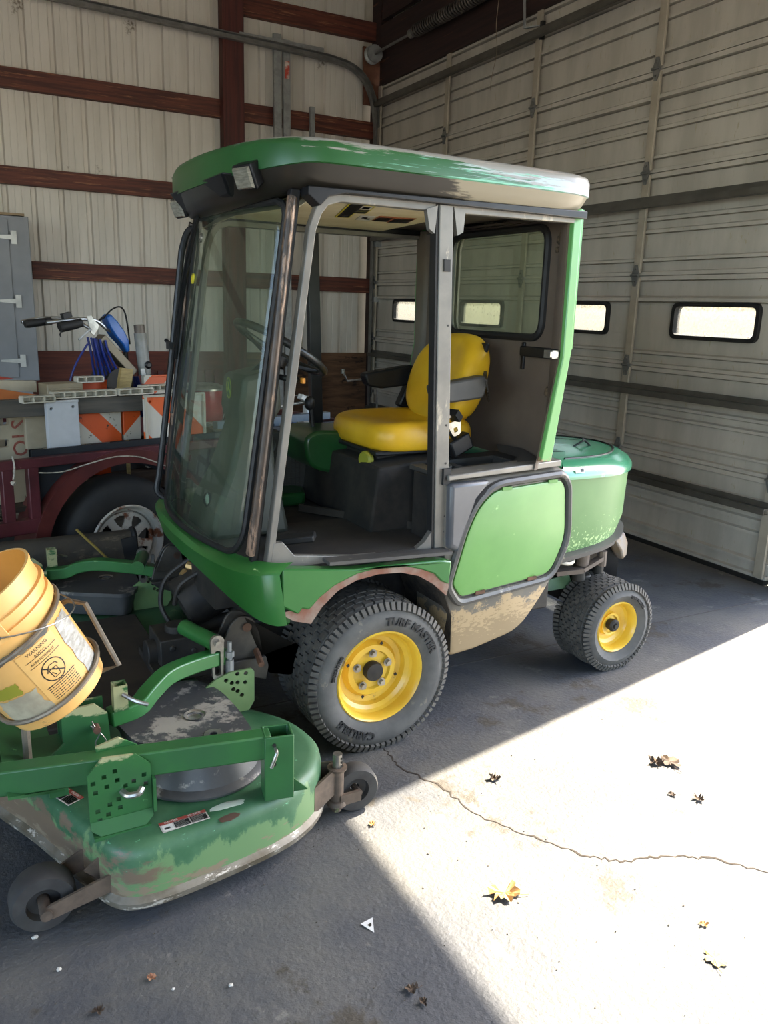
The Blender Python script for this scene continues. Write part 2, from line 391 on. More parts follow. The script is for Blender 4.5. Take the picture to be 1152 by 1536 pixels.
b_ = MB(); b_.box((1.7, WY - .03, .55), (2.0, .03, 1.09)); b_.build('plank_board', m_plyr, wall_back)
b_ = MB()
for k in range(9): b_.box((1.75 + k * .1, WY - .06, .45), (.06, .03, .9))
b_.build('red_ribbed_sheet', mat('red_tin', '#5e1715', '#4a1110', rough=.5), wall_back)
b_ = MB(); b_.box((4.43, 8.57, 2.5), (.14, .2, 5)); b_.build('corner_post', m_hdr, wall_back)

# door wall: header, jambs, the open bay beside the closed door
wr = MB()
wr.box((DX + .12, 2.93, 2.5), (.2, .29, 5))                      # jamb between the bays
wr.box((DX + .16, 5.8, 4.5), (.1, 5.8, 1.0))
wr.box((DX + .12, .09, 4.4165), (.2, 5.4, 1.167))                   # header over the open bay (z 3.52)
wr.box((DX + .12, -3.85, 2.5), (.2, 2.5, 5))
wall_right = struct(wr.build('wall_right', m_tin2, smooth=0))
h_ = MB(); h_.box((DX - .03, 5.72, 4.2), (.07, 5.4, .58)); h_.build('header_board', m_hdr, wall_right)
h_ = MB(); h_.box((DX - .03, 5.72, 4.72), (.05, 5.4, .36)); h_.build('header_board', m_hdr, wall_right)
wl_ = MB(); wl_.box((-5.05, 5.33, 2.5), (.1, 6.66, 5)); wl_.box((-5.05, -4.05, 2.5), (.1, 2.1, 5)); wl_.box((-5.05, -.5, 4.4), (.1, 5.0, 1.2)); struct(wl_.build('wall_left', m_tin2, smooth=0))  # the opening in this unseen wall is added to throw daylight on the door
wf_ = MB(); wf_.box((-.3, -5.1, 4.55), (9.6, .1, .9)); wf_.box((-4.75, -5.1, 2.5), (.7, .1, 5)); wf_.box((2.15, -5.1, 2.5), (4.7, .1, 5)); struct(wf_.build('wall_front', m_tin2, smooth=0))  # the opening in this unseen wall is added so skylight reaches the back wall
ce = MB(); ce.box((-.3, 1.78, CH + .05), (9.8, 14, .1)); ceil = struct(ce.build('ceiling', mat('ceiling_tin', '#b0aa9c', rough=.8), smooth=0))
for k in range(6):
    r_ = MB(); r_.box((-.3, -3.4 + k * 2.3, CH - .12), (9.3, .05, .24)); r_.build('rafter', m_hdr, ceil)

# the closed sectional door
door = struct(thing('door_1', 'closed sectional garage door of ribbed beige steel with a row of small windows', None, (0, 0, 0)))
JZ = [.03, .665, 1.265, 1.885, 2.56, 3.21, 3.93]
Y0, Y1 = 3.06, 8.47
WIN = [(3.39, 4.04), (4.69, 5.35), (6.02, 6.67), (7.36, 8.01)]
WZ0, WZ1 = 1.485, 1.685
def sec_prof(z0, z1):
    h = z1 - z0; P = []
    # (fraction, offset towards the room)
    for f, d in ((0, .03), (.035, .03), (.045, .004), (.13, .004), (.131, -.014), (.139, -.014), (.14, .028), (.165, .028), (.18, .0), (.405, .0), (.406, -.014), (.414, -.014), (.415, .024), (.445, .024), (.46, .0),
                 (.525, .0), (.526, -.014), (.534, -.014), (.535, .024), (.565, .024), (.58, .0), (.70, .0), (.701, -.02), (.713, -.02), (.715, .040), (.75, .040), (.775, .004), (.93, .006), (.931, -.014), (.94, -.014), (.942, .034), (.985, .034), (1.0, .01)):
        P.append((z0 + f * h, DX - d))
    return P
for i in range(6):
    z0, z1 = JZ[i], JZ[i + 1]; P = sec_prof(z0, z1 + .003); b = MB()
    if i == 2:
        P = sorted(P + [(WZ0, DX), (WZ1, DX)]); ys = sorted([Y0, Y1] + [v for w_ in WIN for v in w_])
        P = [(z, DX - .004) if WZ0 - .001 <= z <= WZ1 + .001 else (z, x) for z, x in P]
        for k in range(len(ys) - 1):
            win = any(abs(ys[k] - w_[0]) < 1e-6 for w_ in WIN)
            for j in range(len(P) - 1):
                if win and P[j][0] >= WZ0 - 1e-4 and P[j + 1][0] <= WZ1 + 1e-4: continue
                b.grid([[(P[j][1], ys[k], P[j][0]), (P[j][1], ys[k + 1], P[j][0])], [(P[j + 1][1], ys[k], P[j + 1][0]), (P[j + 1][1], ys[k + 1], P[j + 1][0])]], thick=(.02, 0, 0))
    else:
        b.grid([[(x, Y0, z), (x, Y1, z)] for z, x in P], thick=(.03, 0, 0))
    o = b.build('door_section', m_door, door, smooth=25)
    # stiles and hinges
for i in range(6):
    for y in (3.1, 4.40, 5.72, 7.06, 8.43):
        b = MB(); b.box((DX - .046, y, (JZ[i] + JZ[i + 1]) / 2), (.02, .065, JZ[i + 1] - JZ[i] - .03)); o = b.build('stile', m_stile, door, bevel=.003)
        if i:
            b = MB(); z = JZ[i]
            b.prism([(-.035, 0), (-.012, .07), (.012, .07), (.035, 0), (.012, -.075), (-.012, -.075)], (DX - .066, y, z), (0, 1, 0), (0, 0, 1), (.008, 0, 0))
            b.cyl((DX - .07, y - .035, z), (DX - .07, y + .035, z), .009, 10)
            for zz in (-.045, .042): b.cyl((DX - .074, y, z + zz), (DX - .066, y, z + zz), .007, 6)
            b.build('hinge', m_galv_d, door, smooth=40)
for z, dx in ((.49, .07), (1.10, .07), (2.36, .07), (3.74, .07)):
    b = MB(); y0, y1 = Y0 + .02, Y1 - .02; x = DX - .085
    b.box((x, (y0 + y1) / 2, z), (.05, y1 - y0, .012)); b.box((x - .028, (y0 + y1) / 2, z - .014), (.006, y1 - y0, .034)); b.box((x - .008, (y0 + y1) / 2, z - .032), (.04, y1 - y0, .006))
    b.box((x + .01, (y0 + y1) / 2, z + .02), (.006, y1 - y0, .04))
    b.build('strut', m_strut, door)
m_pane = glass_mat('door_pane_glass', '#c3c6c6', (.10, .55), '#8f8c86', .12, 55)
for i, (a, c) in enumerate(WIN):
    wn_ = MB(); o_ = rrect(a - .022, c + .022, WZ0 - .02, WZ1 + .02, .055, 6); h_ = rrect(a + .006, c - .006, WZ0 + .006, WZ1 - .006, .04, 6)
    wn_.yz(o_, DX - .03, DX + .03, [h_]); fr = struct(wn_.build('window_%d' % (i + 1), m_rub, smooth=30, bevel=.003))
    g = MB(); g.yz(rrect(a, c, WZ0, WZ1, .03), DX + .004, DX + .008); g.build('pane', m_pane, fr, smooth=0)
b = MB(); b.box((DX - .01, (Y0 + Y1) / 2, .018), (.06, Y1 - Y0, .03)); b.build('bottom_seal', m_rub, door)

# door track, springs and drum
TY = 8.43
tr = MB(); tp = [(4.335, TY, 0.02), (4.325, TY, 3.45), (4.29, TY, 3.70), (4.18, TY, 3.93), (4.0, TY, 4.05), (3.75, TY, 4.09), (3.2, TY, 4.11), (-.5, TY, 4.2)]
tp = [Vector(p) for p in tp[:2]] + smooth_pts(tp[1:6], 4)[1:] + [Vector(p) for p in tp[6:]]
sec = [(-.03, .03), (-.03, -.03), (.03, -.03), (.03, .03), (.024, .03), (.024, -.024), (-.024, -.024), (-.024, .03)]
rings = []
for i, p in enumerate(tp):
    t = ((tp[min(i + 1, len(tp) - 1)] - tp[max(i - 1, 0)])).normalized(); sv_ = Vector((0, 1, 0)); nn = sv_.cross(t)
    rings.append([p + nn * a - sv_ * bb for a, bb in sec])
tr.loft(rings); track = struct(tr.build('trim_3', m_galv_d)); track['label'] = 'curved steel door track'
b = MB()
for z in (.5, 1.1, 1.7, 2.3, 2.9): b.box((4.37, TY - .02, z), (.09, .04, .06))
b.split('track_bracket', m_galv, track)
b = MB(); b.box((3.25, TY + .045, 4.16), (.9, .03, .05)); b.build('track_angle', m_galv, track)
mm = MB(); mm.prism([(4.18, 3.72), (4.39, 3.72), (4.39, 4.28), (4.16, 4.28)], (0, 8.47, 0), (1, 0, 0), (0, 0, 1), (0, .03, 0), [[(4.28 + .016 * math.cos(a * R(45)), 3.92 + .016 * math.sin(a * R(45))) for a in range(8)]])
brk = mm.build('end_bearing_plate', mat('rusty_plywood', '#6a4330', '#53301f', rough=.8, scale=6)); tag(brk, 'brown mounting board with a bolt hole carrying the cable drum at the door corner', 'board')
sh = thing('torsion_spring', 'coiled torsion spring on a shaft above the closed door', 'spring', (4.2, 8.4, 4.17))
b = MB(); b.cyl((0, .05, 0), (0, -5.3, 0), .013, 10); b.build('shaft', m_galv_d, sh)
b = MB(); hel = [(.05 * math.cos(a * .55), -.95 - a * .0036 - 0, .05 * math.sin(a * .55)) for a in range(0, 340)]
b.tube(hel, .0105, 6); b.build('coil', mat('spring_steel', '#5e5750', '#3e3833', rough=.55, metal=.5, scale=5), sh)
b = MB(); b.lathe([(.012, -.05), (.085, -.05), (.085, -.035), (.066, -.03), (.066, .01), (.09, .02), (.09, .035), (.03, .035), (.012, .02)], (0, -.08, 0), (0, 1, 0), 28); b.build('cable_drum', m_galv, sh)
b = MB(); b.cyl((0, -.93, 0), (0, -.86, 0), .04, 14); b.build('cone', m_galv_d, sh)
b = MB(); b.box((.02, -2.25, .02), (.1, .02, .16)); b.cyl((0, -2.2, 0), (0, -2.12, 0), .045, 14); b.build('center_bracket', m_galv_d, sh)
ar = thing('door_lock_arm', 'bent metal arm bolted to the top edge of the closed door', 'bracket', (4.3, 5.72, 3.82))
b = MB(); b.bar((-.05, .1, .3), (-.02, .1, -.02), .025, .008); b.bar((-.02, .1, -.02), (.06, -.02, -.02), .03, .008, (0, 0, 1)); b.build('arm', m_galv, ar)
b = MB(); b.box((.05, -.04, -.06), (.03, .03, .13)); b.build('foot', m_black, ar)
b = MB(); b.tube(smooth_pts([(4.25, 6.15, 4.15), (4.24, 6.16, 3.9), (4.255, 6.15, 3.7), (4.23, 6.17, 3.5), (4.25, 6.2, 3.42)]), .0025, 5)
tag(b.build('hanging_cord', mat('cord', '#8a7a66')), 'thin cord dangling in front of the closed door', 'cord')

# things against the back wall
def lean(name, label, x0, x1, ztop, wdt, n=2):
    b = MB()
    b.prism([(-wdt / 2, -.02), (wdt / 2, -.02), (wdt / 2, .02), (wdt / 2 - .006, .02), (wdt / 2 - .006, -.014), (-wdt / 2 + .006, -.014), (-wdt / 2 + .006, .02), (-wdt / 2, .02)], (x0, 8.40, 0.0), (1, 0, 0), (0, 1, 0), (x1 - x0, .10, ztop))
    o = b.build(name, m_galv); tag(o, label, 'steel channel', 'steel channels leaning on the back wall'); return o
lean('steel_channel', 'left galvanised channel of the tall pair leaning behind the mower roof', 3.2, 3.2, 4.24, .08)
lean('steel_channel', 'right galvanised channel of the tall pair, with a small white tag', 3.3, 3.3, 4.2, .075)
lean('steel_channel', 'short dark steel channel leaning alone to the right of the tall pair', 3.6, 3.59, 3.62, .05)
b = MB(); b.box((3.3, 8.468, 3.92), (.05, .004, .16)); tag(b.build('paper_tag', mat('white_tag', '#d8d2c8', '#b8432f', scale=20)), 'small white and red tag stuck on the tall channel', 'tag')
# gray cabinet
cab = thing('storage_cabinet', 'tall grey steel cabinet with strap hinges standing against the back wall', 'cabinet', (.1, 8.3, 0))
m_cab = mat('cabinet_grey', '#85878a', '#797b7e', rough=.5, scale=2)
b = MB(); b.box((0, 0, 1.57), (1.26, .46, 1.42)); b.box((0, .02, .43), (1.14, .4, .86)); b.build('body', m_cab, cab, bevel=.006)
b = MB(); b.box((-.06, -.24, 1.57), (1.04, .02, 1.36)); dr = b.build('door', m_cab, cab, bevel=.004)
m_hinge = mat('zinc_hinge', '#c9c9c4', '#a9a9a5', rough=.35, metal=.6)
for z in (2.1, 1.56, 1.04):
    b = MB(); b.box((.50, -.257, z), (.045, .008, .11)); b.prism([(.48, -.02), (.48, .02), (.32, .008), (.32, -.008)], (0, -.262, z), (1, 0, 0), (0, 0, 1), (0, .01, 0)); b.build('strap_hinge', m_hinge, dr)
b = MB(); b.box((0, -.02, 2.295), (1.2, .42, .02)); b.build('top_board', mat('cabinet_board', '#8a7454'), cab)

# ================================================================ THE MOWER (local x forward, y towards the open bay side, z up)
MOW = thing('riding_mower', 'green and yellow front-deck riding mower with a worn cab, parked across the bay', 'mower', (1.3, 3.002, 0), R(181))
m_grn = mat('mower_green', '#2d6a33', '#285f2e', rough=.33, scale=3, wear=(('#7fa06a', .68, 16, (1, 1, 3), (0, 0, 0, 0)),), coat=.2)
m_grn_p = mat('panel_green', '#52853e', '#5d8f46', rough=.38, scale=2.5, wear=(('#93bd74', .67, 9, (1, 1, 1), (0, 0, 0, 0)),), coat=.15)
m_grn_h = mat('hood_green', '#5f834e', '#557a46', rough=.5, scale=3, wear=(('#a9c58a', .70, 60, (1, 1, 1), (0, 0, -1, .78)),))
m_grn_t = mat('hood_top_green', '#2f7d58', '#3b8763', rough=.22, scale=2, coat=.5, wear=(('#7fb59a', .64, 3, (1, 1, 1), (0, 0, 0, 0)),))
m_yel = mat('seat_yellow', '#e3b325', '#d6a41e', rough=.38, scale=5, wear=(('#9c7416', .70, 9, (1, 1, 1), (0, 0, 0, 0)),))
m_rim = mat('rim_yellow', '#e6bd3c', '#d9ad34', rough=.35, scale=8, wear=(('#8d6a35', .66, 7, (1, 1, 1), (0, 0, 0, 0)), ('#6a4a2a', .72, 22, (1, 1, 1), (0, 0, 0, 0))), coat=.3)
m_plas = mat('weathered_black_plastic', '#3c3b3a', '#4b4945', rough=.48, scale=4, wear=(('#7d7568', .66, 6, (1, 1, 1), (0, 0, 0, 0)),))
m_dust = mat('dusty_side_plastic', '#5f5b54', '#6b6457', rough=.7, scale=7, wear=(('#a58f6c', .52, 9, (1, 1, 1.5), (0, 0, -2.0, .95)), ('#8d7a5c', .60, 34, (1, 1, 2.5), (0, 0, -2.0, .9))))
m_bar = mat('worn_frame_paint', '#6a6761', '#7b776f', rough=.42, metal=.25, scale=7, wear=(('#a39a8a', .64, 12, (1, 1, .3), (0, 0, 0, 0)),))
m_barb = mat('rust_black_tube', '#2a2623', '#4a3d33', rough=.4, metal=.3, scale=9, wear=(('#8b7360', .58, 14, (1, 1, .25), (0, 0, 0, 0)),))
m_liner = mat('headliner_tan', '#e6d9b6', '#d6c69e', rough=.75, scale=5)
m_brown = mat('rear_shell_brown', '#5a4f45', '#665a4e', rough=.55, scale=4, wear=(('#1c1815', .735, 24, (1, 1, 1), (0, 0, 0, 0)),))
m_tire = mat('tire_rubber', '#5c5a56', '#4b4a47', rough=.8, scale=8, wear=(('#6f695e', .62, 12, (1, 1, 1), (0, 0, 0, 0)),))
m_tread = mat('tread_rubber', '#45433f', '#5a564f', rough=.85, scale=18)
m_lett = mat('tire_lettering', '#232221', rough=.7)
m_steel = mat('bright_steel', '#b3b0a8', '#8f8c86', rough=.3, metal=.85, scale=20)
m_rust = mat('rusty_steel', '#6a4a36', '#4a3528', rough=.8, scale=14, metal=.1)
m_gut = mat('greasy_cast_iron', '#2b2927', '#3b3731', rough=.6, metal=.3, scale=10)
m_white = mat('decal_white', '#cfccc2', rough=.5); m_dblk = mat('decal_black', '#17150f', rough=.5); m_dred = mat('decal_red', '#8c3a2e', rough=.5)
m_dyel = mat('decal_yellow', '#d8c832', rough=.5); m_dor = mat('decal_orange', '#b8693c', rough=.5)
m_glass = glass_mat('cab_glass', '#e9f1ea', (.03, .10), '#8e9a88')  # milky green reflection on the windscreen is put into the dust colour
m_rglass = glass_mat('rear_glass', '#dde3d6', (.04, .10), '#8a8f78')

# ---- roof
half = [(.50, 0), (.496, .15), (.475, .30), (.445, .42), (.405, .51), (.355, .575), (.28, .612), (.18, .622), (0, .625), (-.35, .625), (-.64, .622), (-.75, .612), (-.82, .58), (-.85, .52), (-.86, .3), (-.86, 0)]
ol = mirror([(p.x, p.y) for p in smooth_pts([(a, b, 0) for a, b in half], 2)])
def ring(poly, z, fx=0.0): return [(x, y, z + fx * max(0, x - .3)) for x, y in poly]
m_roof = mat('roof_paint', '#245a2c', '#205226', rough=.4, scale=3, coat=.1,
             wear=(('#74b496', .58, 6, (.3, 2, 14), (-.22, 0, 0, -.04)), ('#a9b6b4', .60, 8, (.3, 2, 12), (-.30, 0, 1.5, -3.12)), ('#8f8c84', .55, 9, (.35, 1, 5), (-.20, .35, 7, -14.64)), ('#a89c90', .62, 22, (.5, 1, 5), (-.1, 0, 5, -10.42))))
b = MB(); b.loft([ring(inset(ol, .012), 2.016, -.16), ring(ol, 2.022, -.18), ring(ol, 2.068), ring(inset(ol, .008), 2.084), ring(inset(ol, .035), 2.094), ring(inset(ol, .2), 2.105)])
roof = b.build('roof', m_roof, MOW, smooth=50)
m_ru = mat('roof_underside', '#2c2822', '#25221d', rough=.33, scale=4, wear=(('#6f6757', .60, 4, (.3, 2, 2), (0, 1.5, 0, -.95)), ('#8d8470', .62, 4, (.3, 2, 2), (-.9, .8, 0, -.62))))  # tan light on the near and rear skirt is put into the colour
b = MB(); hole = [(.20, .50), (-.74, .50), (-.74, -.50), (.20, -.50)]
o1 = inset(ol, .006); o2 = inset(ol, .02); o3 = inset(ol, .07); o4 = inset(ol, .11)
b.loft([ring(o1, 2.020, -.17), ring(o2, 1.995, -.20), ring(inset(ol, .035), 1.972, -.25), ring(o3, 1.950, -.32), ring(o4, 1.944, -.38)], cap=(True, False)); b.build('roof_skirt', m_ru, MOW, smooth=50)
b = MB(); b.xy([(.22, .52), (-.20, .52), (-.45, .30), (-.56, -.52), (.22, -.52)], 1.953, 1.962); b.xy([(.24, .53), (-.78, .53), (-.78, -.53), (.24, -.53)], 1.972, 1.980, mi=1)
b.grid([[(.30, .52, 1.90), (.33, 0, 1.91), (.30, -.52, 1.90)], [(.22, .52, 1.955), (.23, 0, 1.955), (.22, -.52, 1.955)]], thick=(.004, 0, 0))
hl = b.build('headliner', [m_liner, m_brown], MOW)
def decal(parent, name, org, U, V, w_, h_, base, items, W=None):
    """flat printed sticker: base colour plus printed blocks (u,v,w,h,material) and lines of small print"""
    b = MB(); mats = [base]; org, U, V = Vector(org), Vector(U).normalized(), Vector(V).normalized(); N_ = U.cross(V)
    b.prism([(0, 0), (w_, 0), (w_, h_), (0, h_)], org, U, V, N_ * .0012)
    for it in items:
        m_ = it[4]
        if m_ not in mats: mats.append(m_)
        mi = mats.index(m_)
        if isinstance(it[0], str):
            t, u, v, sz = it[0], it[1], it[2], it[3]
            b.text(t, sz, lambda x, y, z: org + U * (u + x) + V * (v + y) + N_ * (.0024 + z * .3), .0006, mi)
        else: b.prism([(it[0], it[1]), (it[0] + it[2], it[1]), (it[0] + it[2], it[1] + it[3]), (it[0], it[1] + it[3])], org, U, V, N_ * .0018, mi=mi)
    return b.build(name, mats, parent, smooth=0)
def lines(u, v, w_, h_, n, m_):
    return [(u, v + k * h_ / n, w_ * rnd.uniform(.75, 1), h_ / n * .45, m_) for k in range(n)]
UD, VD = Vector((-.33, -.94, 0)).normalized(), Vector((-.94, .33, 0)).normalized()
for (x, y, l_, w_, base, its) in (
        (.035, .34, .50, .058, m_dyel, [(.03, .006, .45, .046, m_dblk)] + lines(.05, .010, .40, .040, 7, m_dyel)),
        (-.03, .30, .26, .052, m_dyel, [(.02, .006, .10, .040, m_white), (.04, .012, .06, .026, m_dblk), (.13, .004, .055, .044, m_dblk), (.195, .004, .055, .044, m_dblk)]),
        (-.18, .00, .165, .060, m_white, [(.04, .015, .05, .02, m_dblk), (.08, .03, .04, .02, m_dblk)]),
        (-.243, .035, .185, .066, m_dor, [(.035, .004, .145, .058, m_dblk)] + lines(.045, .008, .12, .05, 7, m_dor)),
        (-.312, .045, .20, .085, m_dor, [(.035, .004, .16, .077, m_dblk)] + lines(.045, .008, .13, .07, 8, m_dor))):
    its = [(v[0], v[2], v[1], v[3], v[4]) if isinstance(v[0], str) else v for v in its]
    its = [(v[0], v[1] + .03, v[2], v[3], v[4]) if isinstance(v[0], str) else v for v in its]
    decal(hl, 'warning_decal', (x, y, 1.952), UD, VD, l_, w_, base, its)
# work lights under the front edge of the roof
m_lamp = mat('lamp_lens', '#8a8678', '#6f6c60', rough=.15, scale=30, stretch=(1, 1, 6), coat=.6)
def worklight(c, yaw_, name='work_light'):
    b = MB(); Rm = Euler((0, R(22), R(yaw_))).to_matrix(); c = Vector(c)
    def T(p): return c + Rm @ Vector(p)
    b.loft([[T(p) for p in ((0, -.048, -.040), (0, .048, -.040), (0, .048, .036), (0, -.048, .036))], [T(p) for p in ((-.05, -.04, -.025), (-.05, .04, -.025), (-.05, .04, .04), (-.05, -.04, .04))]])
    o = b.build(name, m_black, MOW, bevel=.005)
    b = MB(); b.loft([[T(p) for p in ((.002, -.041, -.034), (.002, .041, -.034), (.002, .041, .030), (.002, -.041, .030))], [T(p) for p in ((.010, -.036, -.029), (.010, .036, -.029), (.010, .036, .025), (.010, -.036, .025))]])
    b.build('lens', m_lamp, o, smooth=0)
worklight((.455, .445, 1.978), 18); worklight((.462, -.29, 1.950), 8)
b = MB(); b.loft([[(.42, .36, 2.0), (.42, -.30, 2.0), (.5, -.28, 2.0), (.5, .36, 2.0)], [(.40, .30, 1.93), (.40, -.26, 1.92), (.455, -.22, 1.93), (.455, .30, 1.94)]]); b.build('light_bar_housing', m_black, MOW, bevel=.008)

# ---- cab frame
YS = .555
b = MB()
fp = [(.432, .745), (.285, 1.84), (.262, 1.90), (.235, 1.93), (.19, 1.945), (-.20, 1.950), (-.80, 1.957)]
ins = [(.408, .745), (.262, 1.83), (.243, 1.88), (.221, 1.907), (.178, 1.921), (-.20, 1.922), (-.80, 1.93)]
for sgn in (1, -1):
    y0, y1 = (YS - .03) * sgn, (YS + .005) * sgn
    b.xz(fp + ins[::-1], y0, y1)
b.split('door_frame', m_bar, MOW, bevel=.003)
b = MB()
for sgn in (1, -1): b.xz([(.300, 1.93), (.30, 1.955), (-.82, 1.972), (-.82, 1.945), (.17, 1.945), (.23, 1.93), (.26, 1.90)], .52 * sgn, .585 * sgn)
b.split('roof_rail', m_black, MOW, bevel=.003)
for sgn, nm in ((1, 'center_post'), (-1, 'center_post')):
    b = MB(); y0, y1 = .528 * sgn, (YS + .012) * sgn
    b.xz([(-.185, 1.945), (-.240, 1.945), (-.290, .705), (-.232, .705)], y0, y1); o = b.build(nm, m_bar if sgn > 0 else m_black, MOW, bevel=.003)
    if sgn > 0:
        q = MB(); q.xz([(-.174, 1.945), (-.188, 1.945), (-.235, .72), (-.221, .72)], .525, .562); q.xz([(-.21, 1.77), (-.235, 1.77), (-.237, 1.73), (-.212, 1.73)], .566, .572)
        q.box((-.262, .573, 1.012), (.03, .014, .06)); q.build('door_seal', m_rub, o)
        q = MB(); q.xz([(-.135, 1.925), (-.15, 1.862), (-.17, 1.85), (-.178, 1.94)], .545, .566); q.xz([(-.29, 1.925), (-.285, 1.862), (-.262, 1.85), (-.243, 1.94)], .545, .566); q.split('gusset', m_bar, o)
        q = MB()
        for z in (1.55, 1.2, 1.06, .86, .8): q.cyl((-.215 - .05 * (1.945 - z) / 1.24 - .01, .5, z), (-.215 - .05 * (1.945 - z) / 1.24 - .01, .5685, z), .004, 8)
        q.split('bolt_hole', m_dblk, o)
# sill with gussets
for sgn in (1, -1):
    b = MB(); b.xz([(.418, .742), (.13, .715), (-.262, .706), (-.262, .84), (-.245, .84), (-.19, .768), (-.15, .74), (.10, .748), (.33, .778), (.372, .83), (.405, .83)], .535 * sgn, (YS + .006) * sgn)
    b.build('door_sill', m_bar, MOW, bevel=.002)
    b = MB(); b.tube(smooth_pts([(.335, .535 * sgn, 1.90), (.342, .54 * sgn, 1.87), (.41, .545 * sgn, 1.33), (.47, .54 * sgn, .86), (.478, .535 * sgn, .795)], 5), [.012, .015, .016] + [.016] * 15 + [.016, .014, .012], 12); b.build('hinge_tube', m_barb, MOW)
# black A pillars behind the glass edge
for sgn in (1, -1):
    b = MB(); b.xz([(.30, 1.95), (.45, .75), (.475, .75), (.335, 1.95)], .50 * sgn, .53 * sgn); b.build('front_post', m_black, MOW, bevel=.004)

# ---- windscreen
def wpt(u, v, off=0):
    x = .492 + (.325 - .492) * v + .075 * (1 - u * u) + off; y = .49 * u * (1 - .02 * v)
    return Vector((x, y, .775 + v * 1.145))
def clampu(v):
    # rounded corners
    r = .10
    if v < r: k = 1 - v / r; return 1 - .16 * (1 - math.sqrt(max(0, 1 - k * k)))
    if v > .95: k = (v - .95) / .05; return 1 - .10 * (1 - math.sqrt(max(0, 1 - k * k)))
    return 1
vs = [0, .01, .025, .045, .07, .1, .2, .3, .4, .5, .6, .7, .8, .9, .95, .965, .98, .992, 1]
P = [[wpt(clampu(v) * (-1 + 2 * j / 16), v) for j in range(17)] for v in vs]
b = MB(); b.grid(P, thick=(.005, 0, 0)); ws = b.build('windscreen', m_glass, MOW, smooth=80)
edge = [P[0][j] for j in range(17)] + [r[-1] for r in P[1:]] + [P[-1][j] for j in range(15, -1, -1)] + [r[0] for r in P[-2:0:-1]]
b = MB(); b.tube(edge, .012, 8, closed=True); b.build('windscreen_seal', m_rub, ws)
for (u, v, r_) in ((-.38, .93, .012), (-.57, .80, .014)):
    b = MB(); c = wpt(u, v, .006); b.lathe([(r_, -.003), (r_ + .006, -.003), (r_ + .006, .004), (r_, .004)], c, (1, -.1, .12), 20, closed_prof=True); b.build('sticker_ring', m_dyel if v < .9 else m_steel, ws)
# wiper + hose, grab bar at the far front corner
b = MB(); b.tube(smooth_pts([wpt(-.28, 1.03, .03), wpt(-.45, .88, .035), wpt(-.72, .70, .035), wpt(-.90, .52, .03)], 5), .008, 8); b.tube(smooth_pts([wpt(-.22, 1.03, .03), wpt(-.38, .92, .045), wpt(-.70, .72, .045), wpt(-.9, .55, .04)], 5), .005, 6)
b.tube([wpt(-.95, .62, .02), wpt(-.93, .50, .022), wpt(-.90, .32, .022)], .007, 6); b.build('wiper', m_black, ws)
b = MB(); b.tube(smooth_pts([(.33, -.48, 1.90), (.365, -.50, 1.885), (.39, -.50, 1.82), (.403, -.50, 1.743), (.459, -.50, 1.303), (.516, -.50, .90), (.533, -.50, .80), (.505, -.48, .765)], 5), .014, 10); gbar = b.build('grab_bar', m_black, MOW)
b = MB(); b.box((.445, -.50, 1.42), (.04, .06, .03)); b.cyl((.445, -.50, 1.42), (.46, -.55, 1.44), .008, 8); b.build('clamp', m_black, gbar)

# ---- front apron and floor
m_fend = mat('fender_green', '#2a652b', '#336e31', rough=.35, scale=3, coat=.2, wear=(('#a4c886', .68, 11, (1, 1, 3), (0, 0, 0, 0)),))
ap2 = [(.40, .625), (.45, .612), (.50, .56), (.545, .44), (.575, .25), (.585, 0)]
fr = [(p.x, p.y) for p in smooth_pts([(a, c, 0) for a, c in ap2], 3)]; fr = fr + [(x, -y) for x, y in fr[-2::-1]]
def low(x, y):
    t = min(1, abs(y) / .62); return .655 - .10 * t ** 3
b = MB(); top = [(x, y, .762 - .008 * (abs(y) / .62)) for x, y in fr]; mid = [(x + .012, y * 1.01, .74) for x, y in fr]; lo = [(x - .02, y * .99, low(x, y)) for x, y in fr]
inn = [(x - .035, y * .97, low(x, y) + .004) for x, y in fr]; it = [(x - .05, y * .95, .745) for x, y in fr]; tt = [(x - .05, y * .95, .768) for x, y in fr]
b.loft([tt, top, mid, lo, inn, it], cap=(False, False), closed=False)
b.build('front_apron', m_fend, MOW, smooth=45)
b = MB(); b.xy([(x - .03, y * .95) for x, y in fr] + [(-.75, -.50), (-.75, .50)], .715, .738); b.build('floor_plate', m_dark, MOW)
# fenders with a torn, bare lower edge
m_fend = mat('fender_green', '#3f8f3c', '#4a9a43', rough=.35, scale=3, coat=.2, wear=(('#a4c886', .68, 11, (1, 1, 3), (0, 0, 0, 0)),))
m_torn = mat('bare_fender_edge', '#8a7a6c', '#7a4f3c', rough=.8, scale=10)
arch = [(.291, .545), (.25, .60), (.191, .650), (.12, .678), (.033, .689), (-.06, .683), (-.135, .660), (-.20, .62), (-.262, .565)]
for sgn in (1, -1):
    b = MB(); torn = [(.36, .60), (.34, .588), (.325, .607), (.30, .598), (.262, .635), (.205, .672), (.12, .702), (.03, .713), (-.07, .706), (-.145, .684), (-.20, .66), (-.235, .625), (-.268, .61)]
    b.xz([(.40, .625)] + torn + [(-.275, .700), (-.22, .712), (.13, .722), (.40, .758)], .575 * sgn, .622 * sgn); b.build('fender', m_fend, MOW, bevel=.006)
    b = MB(); b.xz([(.405, .60), (.355, .565)] + arch + [(-.27, .60)] + [(x, z + .006) for x, z in torn[::-1]], .585 * sgn, .6165 * sgn); b.build('fender_edge', m_torn, MOW)
    b = MB(); b.grid([[(x, .60 * sgn, z - .0), (x, .25 * sgn, z)] for x, z in arch + [(-.30, .47), (-.305, .32)]], thick=(0, 0, .01)); b.build('wheel_well', mat('muddy_liner', '#3f3529', '#221c16', rough=.95, scale=16, bump=.8, bscale=30), MOW)
